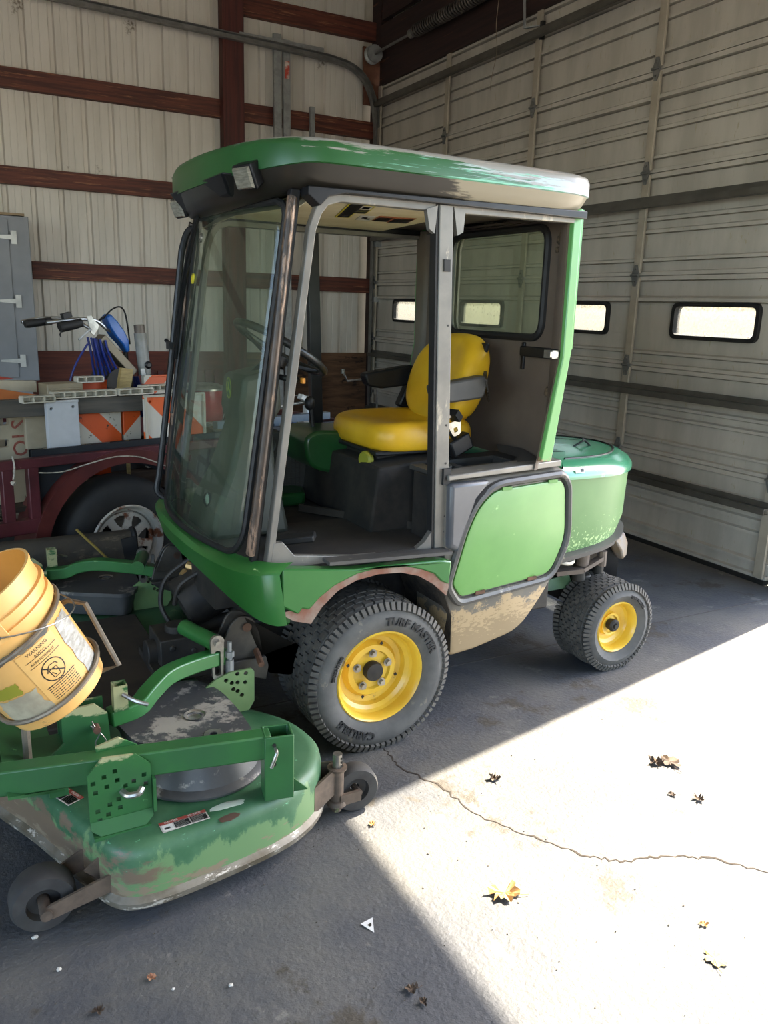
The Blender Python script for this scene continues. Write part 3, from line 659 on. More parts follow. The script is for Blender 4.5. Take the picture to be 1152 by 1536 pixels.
b = MB(); b.box((-.02, .60, .745), (.50, .06, .012), (0, R(-2.5), 0)); b.build('sill_edge', m_plas, MOW)
# rear body: side boxes
def yb(x): return .585 + (x + .26) * .14
for sgn in (1, -1):
    bodyp = round_poly([(-.262, .99), (-.268, .60), (-.29, .50), (-.312, .285), (-.45, .285), (-.707, .312), (-.889, .50), (-.975, .724), (-.955, .93), (-.90, .99)], [.01, .02, .03, .03, .02, .08, .10, .08, .05, .05], 4)
    def bd(off, ins_): return [(x, (yb(x) + off) * sgn, z) for x, z in (inset(bodyp, ins_) if ins_ else bodyp)]
    rg = [bd(-.22, .0), bd(-.03, 0), bd(-.008, .006), bd(0, .018)]
    b = MB(); b.loft(rg); sb_ = b.build('side_box', m_dust, MOW, smooth=45)
    panel = round_poly([(-.494, .933), (-.543, .941), (-.872, .944), (-.905, .907), (-.93, .681), (-.852, .541), (-.351, .532), (-.305, .593), (-.374, .801), (-.425, .886)], [.03, .02, .015, .03, .06, .05, .02, .02, .06, .05], 4)
    b = MB(); b.loft([[(x, (yb(x) - .01) * sgn, z) for x, z in panel], [(x, (yb(x) + .010) * sgn, z) for x, z in inset(panel, .004)], [(x, (yb(x) + .012) * sgn, z) for x, z in inset(panel, .010)]]); pn = b.build('access_panel', m_grn_p, MOW, smooth=40)
    b = MB()
    for (x, z, m__) in ((-.56, .940, 0), (-.82, .942, 0), (-.45, .536, 1), (-.74, .541, 1)):
        b.box((x, (yb(x) + .012) * sgn, z), (.045, .01, .014), mi=m__)
    b.split('panel_tab', [m_grn_p, m_rust], pn)
    # raised moulding round the panel
    mo = [Vector((x, (yb(x) + .004) * sgn, z)) for x, z in inset(panel, -.022)]
    b = MB(); b.tube(mo, .017, 8, closed=True); b.build('panel_moulding', m_plas, MOW)
    b = MB(); b.loft([[(x, (yb(x) - .02) * sgn, z) for x, z in ((-.264, .99), (-.27, .73), (-.33, .70), (-.39, .90), (-.46, .985))], [(x, (yb(x) + .02) * sgn, z) for x, z in ((-.270, .985), (-.28, .75), (-.32, .73), (-.40, .92), (-.47, .98))]]); b.build('corner_cowl', mat('cowl_plastic', '#55565a', '#47484b', rough=.35, scale=3), MOW, bevel=.012)
    # top rail
    b = MB(); b.box((-.256, .445 * sgn, .865), (.008, .17, .26), mi=1); b.loft([[(-.262, .50 * sgn, .998), (-.262, .592 * sgn, .998), (-.262, .592 * sgn, 1.018), (-.262, .50 * sgn, 1.02)], [(-.865, .42 * sgn, 1.000), (-.865, .512 * sgn, 1.000), (-.865, .512 * sgn, 1.026), (-.865, .42 * sgn, 1.026)]]); b.build('box_rail', [m_bar, m_dark], MOW, bevel=.004)
# storage tray on the near box
b = MB(); b.xy([(-.27, .50), (-.80, .43), (-.80, .15), (-.27, .22)], .99, 1.008, [[(-.45, .43), (-.72, .40), (-.72, .25), (-.45, .28)], [(-.33, .44), (-.42, .43), (-.42, .29), (-.33, .30)]])
b.box((-.585, .34, .93), (.29, .2, .01)); b.box((-.72, .33, .965), (.01, .17, .08)); b.box((-.45, .35, .965), (.01, .17, .08)); b.box((-.585, .43, .965), (.28, .01, .08), (0, 0, R(6))); b.box((-.585, .25, .965), (.28, .01, .08), (0, 0, R(6)))
tray = b.build('storage_tray', m_plas, MOW)
b = MB(); b.cyl((-.37, .37, .97), (-.37, .37, 1.012), .045, 20); b.build('cup', m_steel, tray)
b = MB(); fl_ = [(-.76, .20, 1.05), (-.72, .28, 1.03), (-.74, .38, 1.022), (-.66, .44, 1.018), (-.56, .47, 1.016), (-.50, .50, 1.015), (-.62, .52, 1.014), (-.78, .50, 1.02), (-.79, .35, 1.05)]
b.add(fl_, [list(range(len(fl_)))]); b.build('torn_mat', m_plas, tray)
# ---- rear shell of the cab
m_pil = mat('rear_post_green', '#569854', '#62a056', rough=.3, scale=3, coat=.3, wear=(('#9a7a5e', .62, 12, (1, 1, 1), (0, 0, -6, 6.45)),))
wz = [(-.53, 1.03), (.53, 1.03), (.53, 1.965), (-.53, 1.965)]; hole_ = rrect(-.265, .405, 1.505, 1.93, .07, 6)
def shell(y, z): return -.80 - .04 * max(0, (z - 1.03)) / .9
b = MB(); hh = hole_
b.prism([(-.47, 1.0), (.47, 1.0), (.47, 1.965), (-.47, 1.965)], (-.80, 0, 0), (0, 1, 0), (0, 0, 1), (-.02, 0, 0), [hh])
rs = b.build('rear_shell', m_brown, MOW)
for sgn in (1, -1):
    b = MB(); b.grid([[(-.80, .47 * sgn, z), (-.78, .49 * sgn, z), (xf, .54 * sgn, z)] for z, xf in ((1.0, -.700), (1.2, -.735), (1.43, -.776), (1.6, -.776), (1.965, -.768))], thick=(-.012, 0, 0))
    b.build('rear_corner', m_brown, MOW, smooth=60)
    b = MB(); b.xz([(-.778, 1.972), (-.818, 1.985), (-.823, 1.46), (-.768, 1.035), (-.715, 1.035), (-.784, 1.44)], .535 * sgn, .56 * sgn); b.build('rear_post', m_pil, MOW, bevel=.004)
    b = MB(); b.grid([[(-.82, .555 * sgn, z), (-.83, .45 * sgn, z)] for z in (1.47, 1.7, 1.98)], thick=(-.01, 0, 0)); b.build('shell_back', m_pil, MOW)
b = MB(); b.yz([(-.45, 1.0), (.45, 1.0), (.45, 1.97), (-.45, 1.97)], -.845, -.835, [hole_]); b.build('shell_outer', m_brown, MOW)
b = MB(); b.tube([(-.796, y, z) for y, z in hole_], .016, 8, closed=True); rsl = b.build('window_seal', m_rub, MOW)
b = MB(); b.yz(inset(hole_, -.004), -.812, -.808); b.build('rear_window', m_rglass, MOW, smooth=0)
b = MB(); b.box((-.80, .30, 1.43), (.02, .02, .11)); b.box((-.79, .42, 1.45), (.03, .24, .04)); b.build('window_latch', m_black, rsl, bevel=.004)
b = MB(); b.box((-.76, .515, 1.45), (.03, .05, .03)); b.box((-.75, .54, 1.45), (.04, .012, .02)); b.build('latch_catch', m_steel, rsl)
b = MB()
for (y, z, s_) in ((.48, 1.88, .02), (.50, 1.80, .014), (.46, 1.84, .013), (.49, 1.74, .010), (.50, 1.62, .012), (.475, 1.30, .02), (.49, 1.22, .012), (-.40, 1.62, .02)): b.blob((-.786 if abs(y) > .47 else -.797, y, z), s_, (.25, .8, 1), .5, 1, seed=int(z * 100))
b.split('foam_tear', mat('foam_dark', '#1b1714', '#6d5d49', scale=40), rs)
# ---- hood
hh_ = [(-.90, .475), (-1.0, .470), (-1.2, .445), (-1.34, .395), (-1.46, .315), (-1.57, .20), (-1.625, .08), (-1.64, 0)]
hr = [(p.x, p.y) for p in smooth_pts([(a, c, 0) for a, c in hh_], 3)]; hr = hr + [(x, -y) for x, y in hr[-2::-1]]
def hring(d, z, k=0): return [(x, y, z + k * (x + .85)) for x, y in inset(hr, d)]
b = MB(); b.loft([hring(.035, .575, -.06), hring(.012, .66, -.05), hring(.006, .93, .03)]); b.build('hood_side', m_grn_h, MOW, smooth=50)
b = MB(); b.loft([hring(.004, .928, .03), hring(-.008, .932, .03), hring(-.008, .95, .03), hring(.012, .978, .03), hring(.06, .998, .02), hring(.12, 1.005, .02), hring(.2, 1.012, .02)]); hdt = b.build('hood_lid', m_grn_t, MOW, smooth=60)
b = MB(); b.tube([(x, y, z + .0) for x, y, z in hring(.085, 1.003, .02)][3:-6], .005, 6); b.tube(smooth_pts([(-1.25, .15, 1.0), (-1.29, .17, 1.03), (-1.33, .13, 1.03), (-1.36, .15, 1.0)]), .005, 6); b.build('hood_cable', m_black, hdt)
decal(hdt, 'decal', (-.98, .476, .955), (-1, 0, 0), (0, -.3, 1), .05, .022, m_white, [(.027, .004, .018, .014, m_dblk)])
b = MB(); b.loft([hring(.03, .55, -.06), hring(.002, .555, -.06), hring(-.002, .578, -.05), hring(.02, .585, -.05)]); b.build('hood_base_rim', m_plas, MOW, smooth=60)
# bumper ends
for sgn in (1, -1):
    b = MB(); b.loft([[(-1.33, .41 * sgn, .60), (-1.49, .30 * sgn, .60), (-1.46, .26 * sgn, .60), (-1.31, .37 * sgn, .60)], [(-1.37, .41 * sgn, .55), (-1.53, .29 * sgn, .54), (-1.49, .24 * sgn, .54), (-1.34, .37 * sgn, .55)], [(-1.43, .37 * sgn, .49), (-1.53, .29 * sgn, .47), (-1.49, .25 * sgn, .47), (-1.41, .34 * sgn, .49)]]); b.build('bumper_end', mat('dusty_bumper', '#6c6c6c', '#6b5a40', rough=.6, scale=9), MOW, bevel=.01)
b = MB(); b.box((-1.5, 0, .52), (.06, .5, .12)); b.build('rear_bumper', m_black, MOW, bevel=.01)
# ---- chassis and axles
b = MB(); b.box((-.60, 0, .46), (1.5, .34, .16)); b.box((.12, 0, .48), (.5, .62, .22)); b.box((-1.25, 0, .50), (.5, .44, .12)); b.box((-.62, .36, .50), (.6, .16, .3)); b.box((-.62, -.36, .50), (.6, .16, .3)); b.box((-.55, 0, .66), (.9, .8, .1)); b.build('chassis', m_gut, MOW, bevel=.01)
b = MB(); b.cyl((0, -.36, .29), (0, .36, .29), .06, 16); b.cyl((0, -.15, .29), (0, .15, .29), .13, 20); b.build('front_axle', m_gut, MOW)
b = MB(); b.box((-1.25, 0, .30), (.10, .62, .07)); b.cyl((-1.25, .30, .2), (-1.25, .30, .42), .035, 14); b.cyl((-1.25, -.30, .2), (-1.25, -.30, .42), .035, 14)
b.cyl((-1.20, .32, .40), (-1.20, .32, .50), .03, 12); b.cyl((-1.34, .30, .41), (-1.34, .30, .48), .025, 12); b.build('rear_axle', m_gut, MOW, bevel=.006)
b = MB(); b.bar((-1.02, .36, .475), (-1.14, .40, .485), .05, .02); b.bar((-1.14, .40, .485), (-1.26, .40, .53), .035, .018); b.cyl((-1.26, .40, .49), (-1.26, .40, .56), .02, 10); b.cyl((-1.16, .38, .50), (-1.16, .38, .57), .03, 12); b.tube(smooth_pts([(-1.15, .34, .57), (-1.22, .32, .59), (-1.30, .30, .57)]), .012, 8); b.build('steering_arm', mat('dusty_steel', '#7b6d5f', '#5c5046', rough=.7), MOW)
b = MB(); b.box((-1.40, .20, .42), (.24, .03, .22), (0, 0, R(-30))); b.box((-1.42, 0, .37), (.2, .5, .02)); b.build('hitch_plate', m_black, MOW)
b = MB(); b.tube(smooth_pts([(-.92, .40, .60), (-.96, .46, .56), (-1.02, .46, .55), (-1.05, .42, .56), (-1.0, .36, .57)]), .008, 8); b.build('hose', mat('pale_hose', '#b8b0a0'), MOW)
b = MB(); b.prism([(0, 0), (.16, 0), (.14, .06), (0, .05)], (-1.06, .26, .35), (-1, 0, 0), (0, -.2, 1), (0, .01, 0)); b.build('tow_bracket', mat('faded_green_plate', '#5f7d5a', '#4a5f48'), MOW)
# ---- wheels
def wheel(name, x, y, z, Rt, w_, rr, nb, sgn, bolts, deep, letters):
    W = MB(); yo = y
    def prof(lst): return [(r, h * sgn) for r, h in lst]
    # rim: outer lip, drop centre, disc
    W.lathe(prof([(rr + .006, .0), (rr, .006), (rr - .006, 0), (rr - .012, -.018), (rr - .014, -.045), (rr - .036, -.06), (rr - .040, -deep), (rr - .06, -deep - .004), (rr - .075, -deep + .018), (rr * .45, -deep + .02), (rr * .42, -deep + .01), (.0, -deep + .01)]), (x, yo, z), (0, 1, 0), 48)
    W.lathe(prof([(rr + .006, 0), (rr + .004, -.02), (rr - .03, -.06), (rr - .03, -w_ + .05), (rr, -w_ + .01)]), (x, yo, z), (0, 1, 0), 40)
    wh = W.build(name, m_rim, MOW, smooth=35)
    t = MB(); h = w_
    t.lathe(prof([(rr - .004, -.008), (rr + .012, .008), (rr + .03, .018), (Rt - .055, .024), (Rt - .03, .014), (Rt - .016, -.004), (Rt - .012, -.03), (Rt - .008, -.08), (Rt - .006, -h / 2), (Rt - .008, -h + .08), (Rt - .012, -h + .03), (Rt - .03, -h - .014), (Rt - .055, -h - .02), (rr, -h)]), (x, yo, z), (0, 1, 0), 64)
    t.build('tire', m_tire, wh, smooth=40)
    tb = MB(); rows = 7; inner = h - .05; cw = inner / rows
    for k in range(nb):
        for q in range(rows):
            a = 2 * math.pi * (k + .5 * (q % 2)) / nb; yy = -(.025 + cw * (q + .5)) * sgn
            rad = Rt - .004 - .006 * abs(q - 3) / 3
            ca, sa = math.cos(a), math.sin(a); l = 2 * math.pi * Rt / nb * .80
            Rm = Matrix(((ca, 0, -sa), (0, 1, 0), (sa, 0, ca)))
            tb.box((x + ca * rad, yo + yy, z + sa * rad), (.014, cw * .86, l), Rm)
    for k in range(int(nb * 1.7)):
        a = 2 * math.pi * k / int(nb * 1.7); ca, sa = math.cos(a), math.sin(a); Rm = Matrix(((ca, 0, -sa), (0, 1, 0), (sa, 0, ca)))
        for e in (1, -1):
            yy = (.006 if e > 0 else -h - .006) * sgn; rad = Rt - .018
            tb.box((x + ca * rad, yo + yy - (.004 * sgn), z + sa * rad), (.030, .030, 2 * math.pi * Rt / nb / 1.7 * .62), Rm @ Euler((0, 0, R(-28) * sgn * e)).to_matrix())
    tag(tb.build('tread', m_tread, wh, smooth=0), kind='stuff')
    if sgn > 0:
        hb = MB()
        if bolts:
            for k in range(5):
                a = R(18 + 72 * k); c = Vector((x + .068 * math.cos(a), yo - deep + .02, z + .068 * math.sin(a)))
                q = MB(); q.cyl(c, c + Vector((0, .016, 0)), .0105, 6); q.lathe([(.010, .0), (.0165, 0), (.0165, .003), (.010, .003)], c, (0, 1, 0), 16, closed_prof=True); q.build('lug_nut', m_steel, wh, smooth=30)
            hb.lathe([(.036, 0), (.038, .02), (.034, .032), (0, .034)], (x, yo - deep + .012, z), (0, 1, 0), 24)
            for k in range(4):
                a = R(20 + 90 * k); q = MB(); q.box((x + .108 * math.cos(a), yo - deep + .0195, z + .108 * math.sin(a)), (.011, .002, .011), (0, R(30), 0)); q.build('slot', m_dblk, wh)
        else:
            hb.lathe([(.026, 0), (.03, .03), (.022, .038), (.0, .038)], (x, yo - deep + .012, z), (0, 1, 0), 20); hb.cyl((x, yo - deep + .045, z), (x, yo - deep + .058, z), .013, 6)
        tag(hb.build('hub_cap', m_gut, wh))
        for (txt, size, rad, a0, flip, st) in letters:
            L_ = MB()
            def fn(u, v, d, rad=rad, a0=a0, flip=flip):
                a = R(a0) + (u / rad) * (1 if flip else -1) * -1; r_ = rad + (-v if flip else v)
                # seen from +y with x pointing left in view
                return (x + r_ * math.cos(a), yo + .0235 * 1 + d, z + r_ * math.sin(a))
            L_.text(txt, size, fn, .006, bold=.0008); L_.build('lettering', m_lett, wh, smooth=0)
    return wh
# seen from the near side +x is left: angles measured from +x towards +z
wheel('front_wheel', .008, .612, .286, .292, .27, .174, 44, 1, True, .085,
      [('TURF MASTER', .044, .222, 126, False, 0), ('CARLISLE', .042, .222, -60, False, 0), ('23X10.5-12 NHS', .014, .206, 22, False, 0)])
wheel('front_wheel', .008, -.612, .286, .292, .27, .174, 44, -1, True, .085, [])
wheel('rear_wheel', -1.315, .482, .208, .212, .185, .118, 36, 1, False, .06, [('TURF MASTER', .018, .155, 128, False, 0)])
wheel('rear_wheel', -1.310, -.482, .208, .212, .20, .118, 36, -1, False, .06, [])
# ---- seat
def cushion(name, rings, m_, parent=None, sub=2):
    b = MB(); b.loft(rings); return b.build(name, m_, parent or MOW, smooth=180, subsurf=sub)
def rr_ring(fn, n=20, p=3.2):
    o = []
    for k in range(n):
        a = 2 * math.pi * k / n; c, s_ = math.cos(a), math.sin(a)
        u = abs(c) ** (2 / p) * (1 if c >= 0 else -1); v = abs(s_) ** (2 / p) * (1 if s_ >= 0 else -1); o.append(fn(u, v))
    return o
CX = -.40
def cz(u, v): return .018 * (abs(v) ** 2) - .012 * (u > .3) * (u - .3)
cushion('seat_cushion', [rr_ring(lambda u, v: (CX + .215 * u, .235 * v, 1.04), 24, 4.5), rr_ring(lambda u, v: (CX + .238 * u, .255 * v, 1.05), 24, 4.5), rr_ring(lambda u, v: (CX + .25 * u, .262 * v, 1.085), 24, 4.5), rr_ring(lambda u, v: (CX + .248 * u, .26 * v, 1.125), 24, 4.5), rr_ring(lambda u, v: (CX + .228 * u, .24 * v, 1.155 + cz(u, v)), 24, 4.5), rr_ring(lambda u, v: (CX + .17 * u, .17 * v, 1.152 + .3 * cz(u, v)), 24, 4), rr_ring(lambda u, v: (CX - .02 + .07 * u, .07 * v, 1.135), 24, 3)], m_yel)
bx = lambda z: -.575 - (z - 1.12) * .30
bk = []
for off, k in ((-.055, .80), (-.05, .95), (-.02, 1.0), (.02, 1.0), (.048, .93), (.05, .72), (.036, .3)):
    def fn(u, v, off=off, k=k):
        z = 1.315 + .195 * v * k; wv = .235 - .05 * max(0, v) ** 2 - .0 * v; wing = .03 * (abs(u) ** 3) * (off > 0)
        return (bx(z) + off + wing, wv * u * k, z)
    bk.append(rr_ring(fn, 24, 3.0))
cushion('seat_back', bk, m_yel)
b = MB(); b.box((-.655, 0, 1.32), (.02, .38, .32), (0, R(-16), 0)); b.box((-.37, 0, 1.04), (.42, .44, .02)); b.build('seat_pan', m_black, MOW, bevel=.006)
b = MB(); b.box((-.37, 0, .93), (.34, .30, .20)); b.build('seat_suspension', m_gut, MOW, bevel=.01)
b = MB(); b.lathe([(.03, 0), (.034, .006), (.034, .022), (.028, .03), (0, .03)], (-.165, .15, 1.01), (1, .3, 0), 18); b.build('adjust_knob', mat('knob_olive', '#8a8a2a'), MOW)
for sgn in (1, -1):
    b = MB(); y = .285 * sgn
    b.xz(round_poly([(-.35, 1.315), (-.37, 1.26), (-.44, 1.245), (-.60, 1.26), (-.62, 1.34), (-.60, 1.352)], .02), y - .03, y + .03); o = b.build('armrest', m_plas if sgn > 0 else m_black, MOW, bevel=.012)
    b = MB(); b.cyl((-.60, .22 * sgn, 1.30), (-.60, .29 * sgn, 1.30), .025, 14); b.build('pivot', m_black, o)
b = MB(); b.box((-.50, .30, 1.075), (.10, .05, .07), (0, R(25), 0)); sbk = b.build('seat_belt_reel', m_black, MOW, bevel=.008)
b = MB(); b.prism(round_poly([(-.03, .05), (.03, .05), (.035, .01), (.018, -.05), (-.018, -.05), (-.035, .01)], .01), (-.445, .335, 1.165), (-.9, 0, .3), (.3, 0, .9), (0, .006, 0), [rrect(-.022, .022, .012, .034, .004), rrect(-.010, .010, -.035, -.015, .002)]); b.build('buckle', m_steel, sbk)
b = MB(); b.bar((-.43, .345, 1.215), (-.46, .335, 1.185), .045, .028); b.tube(smooth_pts([(-.43, .335, 1.13), (-.46, .31, 1.11), (-.48, .30, 1.10)]), .008, 6); b.split('belt_webbing', m_black, sbk)
b = MB()
for k in range(9): b.bar((-.66, .19 + .006 * k, 1.36), (-.66 + .01 * k, .27 + .01 * k, 1.24 + .012 * k), .004, .008)
b.build('torn_foam', mat('frayed_foam', '#4f4942', '#2c2824', scale=30), MOW)
b = MB(); b.box((-.60, -.30, 1.20), (.07, .05, .11), (0, R(-25), 0)); b.build('belt_latch', m_black, MOW, bevel=.01)
# ---- controls
tw_ = mat('steering_tower_plastic', '#33362f', '#3c3f37', rough=.5, scale=3)
b = MB(); b.loft([[(.50, .17, .74), (.50, -.17, .74), (.18, -.17, .74), (.18, .17, .74)], [(.47, .16, .86), (.47, -.16, .86), (.20, -.15, .86), (.20, .15, .86)], [(.41, .13, .98), (.41, -.13, .98), (.22, -.12, .98), (.22, .12, .98)], [(.355, .10, 1.16), (.355, -.10, 1.16), (.22, -.09, 1.16), (.22, .09, 1.16)], [(.365, .12, 1.22), (.365, -.12, 1.22), (.19, -.11, 1.22), (.19, .11, 1.22)], [(.35, .12, 1.34), (.35, -.12, 1.34), (.20, -.11, 1.37), (.20, .11, 1.37)]]); tower = b.build('steering_tower', tw_, MOW, bevel=.02)
b = MB(); b.lathe([(.030, 0), (.034, .006), (.026, .010), (.024, .002)], (.465, .035, .87), (1, .15, .1), 24); b.build('lamp_ring', m_black, tower)
b = MB(); b.lathe([(.024, .002), (.015, .008), (0, .010)], (.465, .035, .87), (1, .15, .1), 20); b.build('lamp_lens', mat('lens_clear', '#c9d6cc', rough=.1, metal=.4), tower)
# emblem: yellow oval with leaping deer
b = MB(); ov = [(.028 * math.cos(a * R(15)), .040 * math.sin(a * R(15))) for a in range(24)]; b.prism(ov, (.3655, .0, 1.29), (0, 1, 0), (0, 0, 1), (.002, 0, 0), [inset(ov, .004)])
deer = [(-.016, -.006), (-.010, .004), (-.006, .012), (-.010, .022), (-.004, .018), (-.001, .024), (.001, .014), (.004, .008), (.008, -.002), (.016, -.010), (.020, -.020), (.012, -.013), (.008, -.024), (.004, -.010), (-.004, -.006), (-.010, -.014), (-.018, -.016), (-.010, -.010)]
b.prism(deer, (.3655, .0, 1.29), (0, 1, 0), (0, 0, 1), (.002, 0, 0)); b.build('emblem', mat('emblem_yellow', '#8f9a2c'), tower)
b = MB(); b.prism(inset(ov, .003), (.3652, 0, 1.29), (0, 1, 0), (0, 0, 1), (.001, 0, 0)); b.build('emblem_field', mat('emblem_green', '#1f4a24'), tower)
cS = Vector((.155, 0, 1.44)); nS = Vector((-.50, 0, .86)).normalized()
b = MB(); b.lathe([(.19 + .015 * math.cos(a * R(45)), .015 * math.sin(a * R(45))) for a in range(8)], cS, nS, 40, closed_prof=True); stw = b.build('steering_wheel', mat('wheel_black', '#1c1d1e', rough=.35), MOW, smooth=60)
b = MB(); uS = nS.orthogonal().normalized(); 
for k in range(3):
    q = Quaternion(nS, R(120 * k + 20)); d = q @ uS; b.bar(cS - nS * .05 + d * .03, cS + d * .185, .035, .014, nS)
b.cyl(cS - nS * .07, cS - nS * .03, .05, 18); b.cyl((.26, 0, 1.33), cS - nS * .05, .03, 12); b.build('spoke_hub', m_black, stw, bevel=.003)
b = MB(); b.bar((.19, .06, 1.335), (.13, .12, 1.325), .03, .02); sw = b.build('signal_switch', m_black, MOW, bevel=.006)
b = MB(); b.box((.118, .132, 1.325), (.012, .02, .02)); b.build('switch_tip', mat('amber', '#d98b2a'), sw)
m_dgr = mat('inner_green', '#1f4d26', '#18401f', rough=.3, coat=.3, scale=3)
b = MB(); b.xz(round_poly([(.0, 1.06), (-.06, 1.09), (-.40, 1.07), (-.42, .88), (-.20, .88), (-.02, .93)], [.05, .04, .02, .02, .06, .06]), -.40, -.12); b.build('seat_pedestal', m_dgr, MOW, bevel=.02)
b = MB(); b.xz([(-.10, .74), (-.46, .74), (-.46, 1.03), (-.13, 1.0)], -.38, .30); b.build('seat_base', m_dark, MOW, bevel=.01)
b = MB(); b.tube(smooth_pts([(-.16, .0, .92), (-.22, .14, .88), (-.30, .30, .87), (-.36, .34, .86)]), .008, 8); b.build('park_lever', m_black, MOW)
b = MB(); b.cyl((-.10, -.25, 1.06), (-.085, -.25, 1.17), .009, 10); b.blob((-.08, -.25, 1.19), .025, (1, .8, 1.3), 0, 2); b.build('range_lever', m_black, MOW)
b = MB(); b.xy([(.42, -.50), (.05, -.50), (-.10, -.35), (-.05, -.22), (.42, -.22)], .74, .80); ht = b.build('fuel_cover', m_dgr, MOW, bevel=.015)
decal(ht, 'warning_decal', (.22, -.215, .755), (-1, 0, 0), (0, 0, 1), .14, .04, m_white, [(0, .032, .14, .008, m_dor)] + [(.004 + .034 * k, .004, .03, .026, m_dblk) for k in range(4)])
b = MB(); b.box((.0, -.44, .86), (.26, .12, .16)); b.box((.06, -.44, .99), (.14, .10, .12)); hb_ = b.build('heater_box', mat('heater_grey', '#34332f', rough=.6), MOW, bevel=.008)
b = MB(); b.lathe([(.0, 0), (.045, 0), (.045, .008), (.035, .008), (.03, .003), (0, .003)], (.06, -.388, .99), (0, 1, 0), 24)
for k in range(9): b.box((.0 + (-.09 + .022 * k), -.378, .86), (.004, .004, .12))
for k in range(5): b.box((.0, -.378, .81 + .024 * k), (.18, .003, .003))
b.build('vent_grille', m_gut, hb_)
b = MB(); b.bar((.33, .36, .775), (.20, .44, .80), .07, .025); b.build('brake_pedal', m_rub, MOW, bevel=.006)
b = MB(); b.box((-.03, .30, .742), (.62, .5, .006), (0, 0, 0)); b.box((-.14, .10, .76), (.02, .55, .03), (0, 0, R(35))); b.build('floor_mat', mat('floor_mat', '#39332c', '#2b2620', rough=.9, scale=6), MOW)
# ---- front hydraulics in the dark under the floor
b = MB(); b.cyl((.40, -.05, .50), (.56, -.05, .42), .11, 20); b.box((.42, .12, .56), (.2, .3, .1)); b.tube(smooth_pts([(.50, -.1, .60), (.60, -.12, .52), (.63, -.1, .42), (.60, -.05, .34)]), .010, 8); b.tube(smooth_pts([(.48, .05, .60), (.58, .03, .54), (.60, .0, .45)]), .010, 8); b.cyl((.5, .32, .46), (.14, .42, .50), .012, 8); b.build('hydraulic_pump', m_gut, MOW)
b = MB(); b.cyl((.52, -.09, .575), (.47, -.04, .56), .018, 8); b.cyl((.53, -.08, .555), (.55, -.07, .54), .014, 6); b.build('brass_fitting', mat('brass', '#a88a5a', rough=.4, metal=.5), MOW)
b = MB(); b.cyl((.30, 0, .36), (.66, 0, .33), .03, 12); b.build('drive_shaft', m_gut, MOW)
for sgn in (1, -1):
    b = MB(); b.xz(round_poly([(.585, .375), (.56, .47), (.53, .535), (.50, .56), (.455, .55), (.43, .50), (.40, .33), (.30, .30), (.28, .42), (.50, .38)], .02), .47 * sgn, .482 * sgn); b.xz(round_poly([(.575, .45), (.53, .55), (.50, .565), (.46, .55), (.44, .44)], .02), .42 * sgn, .432 * sgn); b.xz([(.59, .40), (.56, .37), (.41, .31), (.40, .36), (.41, .40)], .43 * sgn, .50 * sgn)
    mt = b.build('lift_mount', mat('mount_black', '#2f2d2a', '#4a463e', rough=.5, metal=.2, scale=8), MOW, bevel=.003)
    b = MB(); b.cyl((.475, .42 * sgn, .515), (.475, .49 * sgn, .515), .016, 14); b.build('mount_pin', m_rust, mt); b = MB(); b.cyl((.44, .48 * sgn, .42), (.45, .56 * sgn, .40), .011, 10); b.build('mount_pin', m_rust, mt)
    b = MB(); b.cyl((.66, .36 * sgn, .50), (.60, .53 * sgn, .495), .028, 16); b.build('pivot_tube', m_grn, MOW)
    b = MB(); y = .535 * sgn; b.prism([(-.022 + 0, .0)] + [(.024 * math.cos(a), .024 * math.sin(a)) for a in [R(180 - 18 * k) for k in range(11)]] + [(.018, -.12)] + [(.018 * math.cos(a), -.12 + .018 * math.sin(a)) for a in [-R(18 * k) for k in range(11)]] + [(-.018, -.12)], (.60, y, .505), (1, 0, 0), (0, 0, 1), (0, .014 * sgn, 0), [rrect(-.010, .010, -.12, -.03, .008)])
    b.cyl((.60, y, .503), (.60, y + .03 * sgn, .503), .013, 6); b.build('slotted_link', m_steel, MOW)
    b = MB(); b.cyl((.555, y, .36), (.555, y, .495), .008, 10); b.cyl((.555, y, .44), (.555, y, .46), .016, 6); b.cyl((.555, y, .38), (.555, y, .43), .014, 10); b.build('adjuster_stud', m_galv, MOW)
    ys_ = [.72, .70, .67, .62, .57, .52, .50]; xs_ = [.985, .90, .853, .788, .70, .60, .555]; zs_ = [.405, .41, .435, .455, .452, .44, .43]
    pp = smooth_pts([(x_, y_ * sgn, z_) for x_, y_, z_ in zip(xs_, ys_, zs_)], 4); rg_ = []
    for i, p in enumerate(pp):
        t = (pp[min(i + 1, len(pp) - 1)] - pp[max(0, i - 1)]).normalized(); s_ = Vector((0, 0, 1)).cross(t).normalized(); n_ = t.cross(s_)
        rg_.append([p + s_ * a * .025 + n_ * c * .025 for a, c in ((-1, -1), (1, -1), (1, 1), (-1, 1))])
    b = MB(); b.loft(rg_); b.build('lift_arm', m_grn, MOW, bevel=.005)
